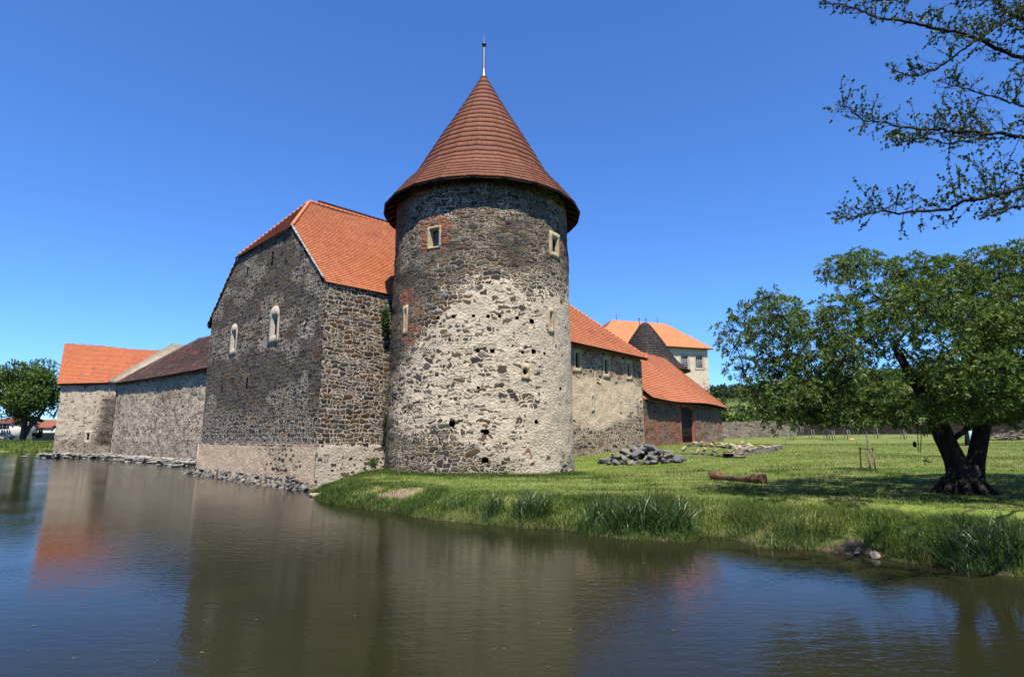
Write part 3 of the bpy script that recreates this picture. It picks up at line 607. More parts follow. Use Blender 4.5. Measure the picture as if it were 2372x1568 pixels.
for (q,u),lb in zip(PW,('barred window left of the corner pair','barred window nearest the corner','barred window half hidden by the shingle roof')):
    wd=window(pal,q,-eP,nP,2.0,2.75,1.4,2.15,M['pale'],pane='glass',depth=.3,splay=1.,label=lb)
    mb=MB()
    for i in range(4): mb.box(q-nP*.22-eP*(-.7+i*.46-.03)-Z3*1.07,-eP*.07,nP*.03,Z3*2.14)
    for i in range(7): mb.box(q-nP*.2+eP*.7-Z3*(-1.0+i*.34),-eP*1.4,nP*.03,Z3*.06)
    mb.build('glazing_bars',M['white'],wd)
pos,nf=planar(ps_,-nP,-eP);wall('side_wall',pal,M['palace'],np.arange(0,14,.5),np.arange(1,k0[2],.5),pos,nf,lambda U,V:(1+0*U,0*U,0*U),(),lambda U:0*U+k0[2]-.1,amp=.06)
DP=15.5;yr=-nP*DP/2
zr=None
mid=k0+yr;R1=at_pl(1542,750,mid,nP);R0=at_pl(1418,741,mid,nP);zr=(R1[2]+R0[2])/2;R1[2]=R0[2]=zr
sPn=nrm(R1-k0-eP*np.dot(R1-k0,eP));LsP=float(np.dot(R1-k0,sPn));u1=float(np.dot(R1-k0,eP));u0_=float(np.dot(R0-k0,eP))
tiles('roof',pal,M['tile_far'],k0,eP,sPn,lambda v:u1*max(v,0)/LsP,lambda v:LP+1+(u0_-LP-1)*max(v,0)/LsP,LsP,.5,.3,.02,.004,-.05,None,.5)
kl=k0+eP*(LP+1)
slab('hip_slope',pal,M['tile_far'],[kl,kl-nP*DP,R0],.1,.02);slab('hip_slope',pal,M['tile_far'],[k0,k0-nP*DP,R1],.1,.02);slab('rear_slope',pal,M['tile_far'],[k0-nP*DP,kl-nP*DP,R0,R1],.1,.02)
slab('eave_boards',pal,M['wood'],[k0,kl,R0,R1],.12,.12)
for u,v0,vt in((1428,742,713),(1523,748,721)):
    P=at_pl(u,v0,mid,nP);T_=at_pl(u-.8,vt,mid,nP);mb=MB();mb.tube([P-Z3*.3,np.array((P[0],P[1],T_[2]))],[.05,.03],6);mb.build('lightning_rod',M['zinc'],pal)
# ================================================================ TERRAIN
shore=[at_z(u,v,0)[:2] for u,v in [(722,1146),(740,1158),(770,1168),(850,1178),(925,1187),(965,1198),(1000,1203),(1100,1212),(1200,1222),(1300,1226),(1370,1240),(1480,1250),(1600,1256),(1625,1240),(1690,1244),(1760,1268),(1860,1272),(1900,1274),(1960,1284),(2040,1292),(2100,1302),(2200,1312),(2290,1330),(2380,1336)]]
shore=[C0[:2]+np.array((.9,-.3))]+shore+[np.array(q) for q in((13.,9.2),(20,7.5),(40,4),(140,-10),(900,-10))]
poly=np.array(shore+[np.array(q) for q in((900,2500),(-70,2500),(-66,110),(-50,88),(-27,62),(-17,52),(-12.5,40),(-9.5,33.5))])
def sdist(x,y):
    P=np.stack([x,y],-1);d=np.full(x.shape,1e9);ins=np.zeros(x.shape,bool)
    for i in range(len(poly)):
        a,b=poly[i],poly[(i+1)%len(poly)];ab=b-a;t=np.clip(((P-a)@ab)/(ab@ab),0,1)
        d=np.minimum(d,np.linalg.norm(P-a-t[...,None]*ab,axis=-1))
        c=((a[1]>y)!=(b[1]>y));xx=(b[0]-a[0])*(y-a[1])/((b[1]-a[1]) if b[1]!=a[1] else 1e-9)+a[0];ins^=c&(x<xx)
    return np.where(ins,d,-d)
ctl=[]
def cz(u,v,Y): p=at_y(u,v,Y);ctl.append(p)
for a in[(893,1083,33.5),(1000,1092,29.5),(1116,1098,28.),(1250,1104,29.2),(1333,1108,32.5),(1335,1062,39.5),(1420,1046,44),(1500,1033,48),(1600,1026,56),(1683,1021,64),(1500,1079,33),(1700,1112,23.5),(2015,1092,27),(2230,1145,18.),(2372,1145,17.),(1820,1028,68),(2100,1027,68),(2300,1026,68),(1850,1008,92),(2100,1005,95),(2350,1012,90),(1750,1030,60),(1800,1050,42),(2200,1060,40),(1600,1060,40)]: cz(*a)
ctl+=[np.array(q) for q in((-7.5,29,.75),(-6,25.5,.7),(-3,22.5,.72),(0,20.5,.70),(3,18.6,.72),(6,17.2,.78),(9,16,.85),(12,15,.92),(18,13,1.0),(30,10,1.1),(3,22,.72),(8,21,.86),(30,20,1.2),(40,40,1.8),(60,60,2.5),(80,110,3.6),(20,130,3.9),(200,130,4),(60,12,1.3))]
ctl=np.array(ctl)
def T0(x,y):
    x=np.asarray(x,float);y=np.asarray(y,float);wsum=0;z=0
    for c in ctl:
        h=.12*np.hypot(c[0],c[1])+1.0
        w=np.exp(-np.hypot(x-c[0],y-c[1])/h*1.15)*(1/(.35+np.hypot(x-c[0],y-c[1])/h))
        z=z+w*c[2];wsum=wsum+w
    return z/(wsum+1e-30)
BANK=[(1690,1.25),(1960,.8)]
bx=[(at_z(1700,1245,0)[0],1.25),(at_z(2000,1288,0)[0],1.0)]
def Tz(x,y):
    x=np.asarray(x,float);y=np.asarray(y,float);d=sdist(x,y);t=T0(x,y)+.06*(fbm(x*.5,y*.5,101)-.5)*np.clip(60/np.maximum(y,30),0,2)
    wv=.35*(fbm(x*1.2,y*1.2,103)-.5)
    dd=d+wv*sst(0,.6,d)
    b=np.interp(dd,[-3,-.6,0,.25,.7,1.6,3.0],[-1.2,-.5,0,.16,.42,.62,1.0])
    b2=np.minimum(t,b+np.maximum(0,dd-3))
    k=np.clip(dd/2.6,0,1);z=np.where(d<0,b,np.minimum(t,np.interp(dd,[0,.25,.6,1.4,2.6,3.2],[0,.17,.46,.66,.80,9])+0*k))
    z=np.where((d>0)&(d<2.8),np.minimum(z,t*(.25+.75*sst(0,2.2,dd))+.05),z)
    return np.where(d>2.8,t,z)
def nonuni(segs):
    o=[]
    for a,b,s in segs: o.append(np.arange(a,b,s))
    return np.unique(np.concatenate(o).round(4))
gx=nonuni([(-90,-20,6),(-20,-12,1),(-12,24,.22),(24,50,1.),(50,140,5),(140,900,60)]);gy=nonuni([(-10,7,2),(7,34,.22),(34,70,.6),(70,140,2.5),(140,700,40)])
X,Y=np.meshgrid(gx,gy,indexing='ij');Zt=Tz(X,Y)
I=np.arange(X.size).reshape(X.shape);q=np.stack([I[:-1,:-1],I[1:,:-1],I[1:,1:],I[:-1,1:]],-1).reshape(-1,4)
D=sdist(X,Y)
def soil(x,y):
    s=0
    for u,v,zz,r in((1685,1222,.35,.3),(1715,1232,.25,.34),(1750,1246,.15,.3),(1785,1212,.55,.2),(1925,1250,.25,.28),(1965,1268,.12,.3),(2025,1280,.1,.3),(950,1136,.62,.75),(1010,1112,.7,.4),(1030,1124,.7,.3),(895,1142,.5,.5),(745,1146,.3,.35),(1050,1095,.8,.4)):
        p=at_z(u,v,zz);s=s+np.exp(-(((x-p[0])/r)**2+((y-p[1])/(r*.8))**2))
    return s
so=np.clip(soil(X,Y)*1.1*(2.4*fbm(X*2.2,Y*2.2,120)-.45),0,1)
so=np.maximum(so,(1-sst(-.05,.12,D))*.9)
keepq=(Zt.reshape(-1)[q]>-1.15).any(1)
g=G('lawn_ground');p=g.pos();sa=g.sep(g.attr())
n1=g.noise(g.vm('MULTIPLY',p,(1,1.6,1)),.55,4,.6);n2=g.noise(p,7.,4,.7);n3=g.noise(g.vm('MULTIPLY',p,(.16,1.1,1)),1.1,3,.6)
gc=g.ramp(n1,[(.28,(.074,.126,.019)),(.5,(.120,.176,.031)),(.7,(.178,.212,.055))])
gc=g.mix(g.ss(.46,.68,n3,0,.85),gc,(.25,.215,.09))
gc=g.mix(1,gc,g.ramp(n2,[(.25,(.62,.62,.62)),(.75,(1.35,1.35,1.35))]),'MULTIPLY')
sc_=g.ramp(n2,[(.3,(.13,.085,.055)),(.7,(.34,.26,.19))])
gcol=g.mix(g.ss(.35,.65,g.ma('ADD',sa[0],g.ma('MULTIPLY',g.ma('SUBTRACT',n2,.5),.3))),gc,sc_)
gcol=g.mix(sa[1],gcol,(.035,.026,.018))
M['lawn']=g.fin(gcol,.95,.1,g.bump(n2,.8,.05))
lawn=link('lawn',npmesh('lawn',np.stack([X,Y,Zt],-1).reshape(-1,3),q[keepq],col=np.stack([so,np.maximum(.55*(1-sst(.1,1.1,D)),1-sst(-.1,.1,D)),0*so],-1).reshape(-1,3),smooth=True),M['lawn']);tag(lawn,'mown green lawn sloping from the castle walls to the pond bank','lawn',kind='structure')
def ground(u,v,lo=8.,hi=140.):
    d=ray(u,v);d=d/d[1];a=np.linspace(lo,hi,1400);p=CAM+a[:,None]*d;z=Tz(p[:,0],p[:,1]);k=np.argmax(p[:,2]<=z)
    if k==0: k=len(a)-1
    return np.array((p[k,0],p[k,1],z[k]))
# ================================================================ WATER
g=G('pond_water');p=g.pos()
wa=g.noise(g.vm('MULTIPLY',p,(1.,2.4,1)),2.3,3,.6);wb=g.noise(g.vm('MULTIPLY',p,(1,2.0,1)),9.,2,.5);wc=g.noise(p,.35,3,.5)
calm=g.ss(.35,.65,g.noise(p,.16,2,.5),.35,1.)
hgt=g.ma('MULTIPLY',g.ma('ADD',g.ma('MULTIPLY',wa,1.),g.ma('MULTIPLY',wb,.28)),calm)
murk=g.ramp(wc,[(.3,(.010,.0102,.0048)),(.7,(.0155,.0152,.007))])
b=g.n('ShaderNodeBsdfPrincipled');g.set(b.inputs['Base Color'],murk);b.inputs['Roughness'].default_value=.06;b.inputs['IOR'].default_value=1.33;b.inputs['Specular IOR Level'].default_value=.16;g.set(b.inputs['Normal'],g.bump(hgt,.22,.045));g.t.links.new(b.outputs[0],g.out.inputs[0]);M['water']=g.m
wm=npmesh('pond_water',[(-420,-60,0),(160,-60,0),(160,30,0),(160,145,0),(-420,145,0)],np.array([[0,1,2,3,4]]));tag(link('pond_water',wm,M['water']),'dark murky castle pond with rippled reflections','water',kind='structure')
# ================================================================ LEAVES AND GRASS
def leafmat(name,cols,tr=.3,rough=.45,spec=.4):
    g=G(name);r=g.sep(g.attr())[0];c=g.ramp(r,[(i/(len(cols)-1),k) for i,k in enumerate(cols)]);tc=g.mix(1,c,(1.2,1.25,.7),'MULTIPLY')
    return g.fin(c,rough,spec,None,0,(tr,tc))
M['leaf']=leafmat('glossy_leaf',[(.056,.10,.019),(.105,.17,.034),(.175,.24,.058)],.38,.5,.3)
M['leaf_alder']=leafmat('alder_leaf',[(.024,.042,.010),(.05,.08,.018),(.10,.14,.035)],.35,.5,.3)
M['leaf_far']=leafmat('far_leaf',[(.042,.085,.014),(.08,.14,.024),(.13,.195,.042)],.25,.6,.25)
M['leaf_bg']=leafmat('dark_far_leaf',[(.012,.028,.008),(.024,.048,.012),(.045,.075,.02)],.2,.65,.2)
M['bush']=leafmat('bright_bush_leaf',[(.05,.10,.015),(.085,.155,.022),(.13,.20,.035)],.3,.55,.3)
M['blade']=leafmat('grass_blade',[(.06,.105,.013),(.10,.155,.022),(.18,.205,.048)],.3,.6,.2)
M['tall']=leafmat('tall_grass_blade',[(.030,.066,.009),(.062,.118,.016),(.115,.165,.03),(.28,.23,.12)],.3,.6,.2)
M['reed']=leafmat('reed_leaf',[(.025,.058,.012),(.05,.10,.022),(.09,.15,.038)],.3,.4,.45)
M['bark']=flat('dark_bark',(.026,.020,.016),.95,.1,.5,7.,.9,0,.06)
g=G('furrowed_bark');p_=g.pos();nz=g.noise(g.vm('MULTIPLY',p_,(7.,7.,1.3)),1.6,5,.65);M['bark']=g.fin(g.ramp(nz,[(.35,(.012,.010,.008)),(.6,(.04,.031,.024)),(.8,(.075,.062,.05))]),.95,.1,g.bump(nz,1.,.09))
M['bark3']=flat('alder_bark',(.032,.028,.022),.95,.1,.4,9.,.6)
M['bark2']=flat('grey_bark',(.07,.06,.05),.95,.1,.4,9.,.6)
def leaves(c,ax,L,W,fold=.25,droop=0.):
    """diamond leaves, two triangles folded at the midrib"""
    N=len(c);ax=ax/(np.linalg.norm(ax,axis=1)[:,None]+1e-9)
    r=rng.normal(size=(N,3));s=np.cross(ax,r);s/=np.linalg.norm(s,axis=1)[:,None]+1e-9;n=np.cross(s,ax)
    n*=np.sign(n[:,2:3]+1e-6)
    m=c+ax*(L*.5)[:,None];h=n*(W*fold)[:,None]
    tip=c+ax*L[:,None]-Z3*(L*droop)[:,None]
    return np.stack([c,m+s*(W*.5)[:,None]+h,m-s*(W*.5)[:,None]+h,tip],1).reshape(-1,3),(np.arange(N)[:,None]*4)[:,None]+np.array([[0,1,3],[0,3,2]])
def leafobj(name,mat,c,ax,L,W,parent=None,colr=None,**k):
    V,f=leaves(c,ax,L,W,**k);cr=rng.uniform(0,1,len(c)) if colr is None else colr
    return link(name,npmesh(name,V,f.reshape(-1,3),col=np.repeat(cr,4)),mat,parent)
def unit(n):
    v=rng.normal(size=(n,3));return v/np.linalg.norm(v,axis=1)[:,None]
def rosettes(c,up,k,L,W,spread=.9):
    """k leaves fanned round each shoot tip"""
    N=len(c);up=up/np.linalg.norm(up,axis=1)[:,None];r=unit(N);s=np.cross(up,r);s/=np.linalg.norm(s,axis=1)[:,None];t=np.cross(up,s)
    ang=rng.uniform(0,6.28,(N,1))+np.arange(k)*2.4;sp=rng.uniform(.55,1.25,(N,k))*spread
    d=up[:,None]*np.cos(sp)[...,None]+np.sin(sp)[...,None]*(np.cos(ang)[...,None]*s[:,None]+np.sin(ang)[...,None]*t[:,None])
    cc=c[:,None]+d*.02;return cc.reshape(-1,3),d.reshape(-1,3),rng.uniform(*L,N*k),rng.uniform(*W,N*k)
def curve(p,q,bend,n=8):
    p,q=np.array(p),np.array(q);m=(p+q)/2+np.array(bend);t=np.linspace(0,1,n)[:,None];return p*(1-t)**2+2*m*t*(1-t)+q*t*t
# ---- blades
def blades(name,mat,base,h,w,lean,parent=None,seg=3,label=None,colr=None):
    N=len(base);a=rng.uniform(0,6.28,N);dirn=np.stack([np.cos(a),np.sin(a),0*a],1)*lean[:,None];s=np.stack([-np.sin(a),np.cos(a),0*a],1)
    b=rng.uniform(0,6.28,N);s=np.stack([np.cos(b),np.sin(b),0*b],1)
    V=[]
    for i in range(seg+1):
        t=i/seg;ww=w*(1-t**1.5)*(.5) ;z=h*(t-.25*lean*t*t*1.3)
        P=base+dirn*(h*t*t)[:,None]+Z3*z[:,None]
        if i<seg: V+=[P-s*ww[:,None],P+s*ww[:,None]]
        else: V+=[P]
    V=np.stack(V,1);k=V.shape[1];b0=np.arange(N)[:,None,None]*k
    fq=np.array([[2*i,2*i+1,2*i+3,2*i+2] for i in range(seg-1)]);ft=np.array([[2*seg-2,2*seg-1,2*seg]])
    Fs=[(b0+ft).reshape(-1,3)]
    if seg>1: Fs.append((b0+fq).reshape(-1,4))
    cr=rng.uniform(0,1,N) if colr is None else colr
    return link(name,npmesh(name,V.reshape(-1,3),Fs,col=np.repeat(cr,k)),mat,parent)
def tri(x,y): return np.stack([x,y,Tz(x,y)],1)
tower_clear=lambda x,y:np.hypot(x-TC[0],y-TC[1])>5.3
# short mown grass (stuff)
rng=np.random.default_rng(40)
N=200000;yy=11.5+ (rng.uniform(0,1,N)**2.0)*46;xx=rng.uniform(-.32,1.0,N)*yy*.95
d=sdist(xx,yy);m=(d>1.2)&tower_clear(xx,yy);xx,yy=xx[m],yy[m]
so_=soil(xx,yy);m=rng.uniform(0,1,len(xx))>np.clip(so_*1.3,0,.97);xx,yy=xx[m],yy[m]
pt=fbm(xx*.4,yy*.9,130)
ln=blades('lawn_grass',M['blade'],tri(xx,yy),rng.uniform(.03,.075,len(xx))*(.7+.6*pt),rng.uniform(.010,.018,len(xx))*(yy/16),rng.uniform(.2,.8,len(xx)),seg=1,colr=np.clip(rng.normal(.35+.7*(pt-.4),.2,len(xx)),0,1))
tag(ln,'short mown grass blades of the lawn','grass',kind='stuff')
# tall unmown grass along the bank and tower foot (stuff)
rng=np.random.default_rng(41)
sh_=np.array(shore[:-4]);sg=np.diff(sh_,axis=0);sl_n=np.linalg.norm(sg,axis=1);N=110000
ii=rng.choice(len(sg),N,p=sl_n/sl_n.sum());tt_=rng.uniform(0,1,(N,1));b0=sh_[ii]+sg[ii]*tt_;n0=np.stack([-sg[:,1],sg[:,0]],1)/sl_n[:,None];vnm=np.concatenate([n0[:1],(n0[1:]+n0[:-1])/2,n0[-1:]]);vnm=np.concatenate([vnm[:1],(vnm[:-2]+vnm[1:-1]*2+vnm[2:])/4,vnm[-1:]]);nrm_=vnm[ii]*(1-tt_)+vnm[ii+1]*tt_;nrm_/=np.linalg.norm(nrm_,axis=1)[:,None];nrm_+=rng.normal(0,.25,nrm_.shape)
dd=rng.uniform(0,1,N)**1.25*3.6-.12;xx,yy=(b0+nrm_*dd[:,None]).T;d=sdist(xx,yy);wid=1.5+2.0*fbm(xx*.5,yy*.5,140)
clump=fbm(xx*1.1,yy*1.1,141);m=(d>-.1)&(d<wid)&tower_clear(xx,yy)&(rng.uniform(0,1,N)<.45+1.0*(clump-.3));xx,yy,d,clump,wid=xx[m],yy[m],d[m],clump[m],wid[m]
so_=soil(xx,yy);m=rng.uniform(0,1,len(xx))>np.clip(so_*1.1,0,.9);xx,yy,d,clump,wid=xx[m],yy[m],d[m],clump[m],wid[m]
hh=rng.uniform(.14,.42,len(xx))*(.4+1.3*clump)*(1-.7*sst(.4,1,d/wid))*(1+.35*sst(7,12,xx))*(1-.35*sst(4,-4,xx))
cr_=np.clip(rng.normal(.30+.9*(fbm(xx*.8,yy*.8,150)-.5)+.25*sst(.3,1,d/wid),.2,len(xx)),0,.9);cr_=np.where(rng.uniform(0,1,len(xx))<.05,1.,cr_)
tg=blades('bank_grass',M['tall'],tri(xx,yy)-Z3*.01,hh,rng.uniform(.008,.018,len(xx))*(yy/18),rng.uniform(.2,1.2,len(xx)),seg=3,colr=cr_)
tag(tg,'tall unmown grass fringing the pond bank','grass',kind='stuff')
N=9000;a=rng.uniform(-1.5,1.5,N);rr=5.3+rng.exponential(.25,N);xx=TC[0]+rr*np.sin(a);yy=TC[1]-rr*np.cos(a)
x2=rng.uniform(-10.5,-6.5,6000);t=rng.uniform(0,4.6,6000);pp=C0[:2]+np.outer(t,B[:2])-np.outer(rng.exponential(.5,6000)+.1,A[:2]);xx=np.concatenate([xx,pp[:,0]]);yy=np.concatenate([yy,pp[:,1]])
m=(sdist(xx,yy)>.1)&tower_clear(xx,yy);xx,yy=xx[m],yy[m]
tg=blades('wall_foot_grass',M['tall'],tri(xx,yy)-Z3*.01,rng.uniform(.08,.28,len(xx)),rng.uniform(.012,.025,len(xx)),rng.uniform(.2,.9,len(xx)),seg=2,colr=rng.uniform(0,.7,len(xx)));tag(tg,'longer grass growing against the foot of the stone walls','grass',kind='stuff')
N=900;yy=rng.uniform(14,26,N);xx=rng.uniform(-.1,.75,N)*yy;m=(sdist(xx,yy)>1)&tower_clear(xx,yy)&(fbm(xx*.6,yy*.6,160)>.45);b=tri(xx[m],yy[m])+Z3*.07
V=(b[:,None]+np.array([[-.018,0,0],[0,-.018,.006],[.018,0,0],[0,.018,.006]])).reshape(-1,3);tag(link('daisies',npmesh('daisies',V,np.arange(len(V)).reshape(-1,4)),flat('daisy_white',(.75,.75,.7),.8,.2,.05)),'tiny white daisies dotting the lawn','flowers',kind='stuff')
rng=np.random.default_rng(42)
N=60000;yy=rng.uniform(15,30,N);xx=rng.uniform(-.27,.9,N)*yy;tn=fbm(xx*.75,yy*1.1,170);m=(tn>.60)&(sdist(xx,yy)>1.2)&tower_clear(xx,yy)&(rng.uniform(0,1,N)<(tn-.58)*9);xx,yy,tn=xx[m],yy[m],tn[m]
tg=blades('lawn_tufts',M['tall'],tri(xx,yy)-Z3*.01,rng.uniform(.07,.22,len(xx))*(.5+2.5*(tn-.58)/.2*.4),rng.uniform(.009,.018,len(xx))*(yy/18),rng.uniform(.3,1.1,len(xx)),seg=2,colr=np.where(rng.uniform(0,1,len(xx))<.1,1.,rng.uniform(.1,.6,len(xx))));tag(tg,'unmown tufts of longer grass scattered over the lawn','grass',kind='stuff')
# ---- reed clumps: countable
def reed(u,v,n,rad,hgt,label,w=.026,ln=1.0):
    p=at_z(u,v,.0);p[1]+=.15;rt=thing('reed_clump',label,'reeds',(p[0],p[1],0),'reed clumps along the pond edge')
    r=rad*np.sqrt(rng.uniform(0,1,n));a=rng.uniform(0,6.28,n);x=p[0]+r*np.cos(a);y=p[1]+.25+r*np.sin(a)*.55
    z=np.maximum(Tz(x,y),-.08);hh=hgt*1.12*rng.uniform(.5,1.1,n)
    blades('reed_leaves',M['reed'],np.stack([x,y,z],1),hh,w*rng.uniform(.7,1.3,n),ln*rng.uniform(.15,1.15,n),rt,5)
reed(960,1196,70,.35,.45,'small reed clump beside the pale shore stone',.02)
reed(1055,1204,90,.5,.5,'low ragged reed clump under the pale gravel patch',.02)
reed(1140,1216,120,.35,.78,'upright dark reed clump left of the wide drooping one',.026,.7)
reed(1235,1222,230,.62,.85,'wide drooping reed clump below the tower right side',.03)
reed(1390,1240,190,.55,.8,'reed clump at the left end of the long reed bed',.03,.9)
reed(1475,1247,280,.7,.9,'middle reed clump of the long reed bed, with tall spikes',.032)
reed(1570,1253,280,.6,.85,'reed clump at the right end of the reed bed by the bare bank',.032)
reed(1690,1254,60,.4,.3,'thin short reed tuft beside the bare earth scar',.016)
reed(1835,1275,160,.5,.42,'bright yellow green tuft between the two earth scars',.016)
reed(2180,1310,110,.45,.5,'low leafy reed clump left of the tall right-hand one',.02)
reed(2260,1322,200,.5,.85,'tall arching reed clump near the right edge',.03)
reed(2300,1336,260,.42,.62,'fine grassy sedge tussock drooping into the water',.011,1.4)
reed(2368,1336,170,.45,.95,'reed clump at the right edge of the picture',.03)
# ================================================================ ROCKS
def rockmesh(name,r,flatn=.6,seed=0):
    import bmesh
    bm=bmesh.new();bmesh.ops.create_icosphere(bm,subdivisions=2,radius=1)
    rg=np.random.default_rng(seed);pl=[(nrm(rg.normal(size=3)),rg.uniform(.3,.66)) for _ in range(9)]
    for v in bm.verts:
        p=np.array(v.co)
        for n,dd in pl:
            k=p@n
            if k>dd:p=p-n*(k-dd)*.93
        p=p*np.array((1.25,.9,flatn))*r*(1+.05*rg.normal());v.co=p
    me=bpy.data.meshes.new(name);bm.to_mesh(me);bm.free();return me
g=G('grey_rock');p=g.pos();oi=g.n('ShaderNodeObjectInfo').outputs['Random'];rc=g.ramp(oi,[(0,(.10,.10,.11)),(.3,(.21,.205,.205)),(.5,(.13,.115,.095)),(.7,(.25,.22,.17)),(.85,(.15,.15,.155)),(1,(.075,.075,.08))]);rn=g.noise(p,6.,5,.65)
M['rock']=g.fin(g.mix(1,rc,g.ramp(rn,[(.25,(.6,.6,.6)),(.75,(1.3,1.3,1.3))]),'MULTIPLY'),.9,.2,g.bump(rn,.6,.04))
M['rock_pale']=flat('pale_bank_rock',(.36,.30,.23),.95,.1,.35,5.,.7,0,.05)
RK=[rockmesh('rock',1.,f,s) for s,f in enumerate((.55,.7,.45,.62,.8,.5))]
for m_ in RK: m_.materials.append(M['rock'])
RKP=[rockmesh('rock',1.,f,s+20) for s,f in enumerate((.6,.5,.7))]
for m_ in RKP: m_.materials.append(M['rock_pale'])
def rock(p,r,label,group,pale=False,name='rock',rot=None,sq=1.):
    me=(RKP if pale else RK)[int(rng.integers(0,3 if pale else 6))]
    o=bpy.data.objects.new(name,me);COL.objects.link(o);o.location=tuple(p);o.scale=(r,r,r*sq);o.rotation_euler=rot if rot is not None else (rng.uniform(-.6,.6),rng.uniform(-.6,.6),rng.uniform(0,6.28));return tag(o,label,'rock',group)
rng=np.random.default_rng(43)
# the heap on the lawn
hc=ground(1500,1076);hc[1]+=1.0
for lv,(n,rx,ry,zz) in enumerate(((36,2.45,1.3,.14),(26,1.85,.95,.38),(15,1.25,.6,.62),(7,.65,.3,.82))):
    for i in range(n):
        a=2*np.pi*i/n+rng.uniform(-.15,.15);k=rng.uniform(.72,1.02);x=hc[0]-.05+rx*k*np.cos(a);y=hc[1]+ry*k*np.sin(a)
        rock((x,y,float(Tz(x,y))+zz+rng.uniform(-.06,.06)),rng.uniform(.24,.42),'angular grey stone in the rubble heap on the lawn before the plastered wing','stones of the heap on the lawn',name='heap_stone')
k=0
mbm=RK[1]
o=rock((hc[0]+.9,hc[1]+.85,hc[2]+.75),1.0,'broad flat brown grey slab lying on the back of the rubble heap','stones of the heap on the lawn',name='heap_stone',rot=(.1,.05,.3),sq=.45)
# riprap at the foot of the hall plinth (near part individually)
for i in range(230):
    t=(i+rng.uniform(-.3,.3))*(w+1.6)/230-.9;dd=rng.uniform(.05,1.25)+.25*(t<1);P=C0+A*t-B*dd
    zz=.42-dd*.42+rng.uniform(-.05,.05)
    rock((P[0],P[1],zz),rng.uniform(.11,.26),'flat bluish grey stone of the riprap along the hall plinth at the waterline','riprap stones below the hall',name='riprap_stone',sq=.8)
V=[];Fc=[];nn=0
me0=RK[0];v0=np.array([v.co for v in me0.vertices]);f0=np.array([list(p.vertices) for p in me0.polygons])
for a_,b_,nr in((ps+nRr*1.0,ps+eR*Lr+nRr*1.0,230),(bs-eb*1.0+nb*.8,bs+eb*Lb+nb*.8,80)):
    for i in range(nr*2):
        P=a_+(b_-a_)*rng.uniform(-.02,1.02)+np.array((rng.normal(0,.6),rng.normal(0,.6),0));P[2]=rng.uniform(-.1,.55);r=rng.uniform(.25,.6);an=rng.uniform(0,6.28);c_,s_=np.cos(an),np.sin(an)
        V.append((v0*np.array((1,1,.8)))@np.array([[c_,-s_,0],[s_,c_,0],[0,0,1]])*r+P);Fc.append(f0+nn);nn+=len(v0)
rs=link('riprap_strip',npmesh('riprap_strip',np.concatenate(V),np.concatenate(Fc)),flat('riprap_grey',(.34,.32,.29),.9,.2,.4,1.5,.5));tag(rs,'strip of loose grey riprap along the foot of the far range and bastion','riprap',kind='stuff')
for u,v,r,lb in((742,1149,.30,'largest pinkish rock at the left tip of the grassy bank'),(728,1147,.22,'left of the pinkish rocks at the tip of the bank'),(757,1152,.24,'right of the pinkish rocks at the tip of the bank'),(792,1163,.14,'small grey rock at the waterline right of the pinkish rocks'),(805,1166,.10,'smallest grey rock at the waterline below the left bank'),(848,1170,.22,'white rounded rock at the waterline below the left bank'),(862,1172,.15,'pale small rock beside the white rounded one'),(933,1177,.30,'pale flat boulder at the waterline before the first reeds'),(1950,1271,.14,'pale flat stone in the right earth scar at the water'),(1990,1281,.09,'small buff stone between the two pale ones in the earth scar'),(2030,1287,.15,'broad crumbling pale stone at the end of the earth scar'),(1748,1246,.14,'angular brown stone block at the foot of the middle earth scar')):
    P=at_z(u,v,.06);rock((P[0],P[1]+.1,.06),r,lb,'rocks along the bank',True,rot=(rng.uniform(-.2,.2),rng.uniform(-.2,.2),rng.uniform(0,6)))
rng=np.random.default_rng(51)
# ================================================================ BIG TREE ON THE LAWN
def inpoly(pl,x,y):
    pl=np.array(pl);ins=np.zeros(x.shape,bool);d=np.full(x.shape,1e9)
    for i in range(len(pl)):
        a,b=pl[i],pl[(i+1)%len(pl)];c=((a[1]>y)!=(b[1]>y));xx=(b[0]-a[0])*(y-a[1])/((b[1]-a[1]) or 1e-9)+a[0];ins^=c&(x<xx)
        ab=b-a;t=np.clip(((x-a[0])*ab[0]+(y-a[1])*ab[1])/(ab@ab),0,1);d=np.minimum(d,np.hypot(x-a[0]-t*ab[0],y-a[1]-t*ab[1]))
    return np.where(ins,d,-d)
TY=18.2
CR=[(1672,800),(1695,735),(1735,690),(1775,650),(1830,668),(1866,690),(1880,635),(1940,590),(2000,566),(2060,585),(2100,558),(2160,600),(2200,574),(2240,562),(2300,575),(2372,552),(2480,560),(2600,640),(2680,760),(2650,900),(2560,1000),(2450,1015),(2395,985),(2330,1008),(2270,1000),(2180,998),(2110,1000),(2050,1012),(1970,1000),(1900,992),(1850,1005),(1790,1010),(1735,975),(1712,930),(1745,880),(1700,850)]
bt=thing('broad_tree','broad spreading two-stemmed tree with glossy leaves shading the lawn at right','tree',ground(2232,1146))
bb=np.array(bt.location)
mb=MB()
P=lambda u,v,dy=0.:at_y(u,v,TY+dy)
mb.tube([bb-Z3*.3+np.array((0,0,0)),bb+Z3*.08,bb+Z3*.3,bb+Z3*.6,P(2238,1090),P(2237,1075)],[.56,.48,.43,.40,.38,.32],16,True,.5,.05)
s1=[P(2224,1110),P(2214,1070),P(2200,1040,.1),P(2186,1010,.15),P(2174,980,.2),P(2150,930,.2),P(2110,870,.1),P(2070,800,0)]
s2=[P(2256,1110),P(2260,1070),P(2266,1035,.1),P(2273,1000,.2),P(2280,965,.3),P(2300,900,.5),P(2330,820,.6),P(2350,730,.6)]
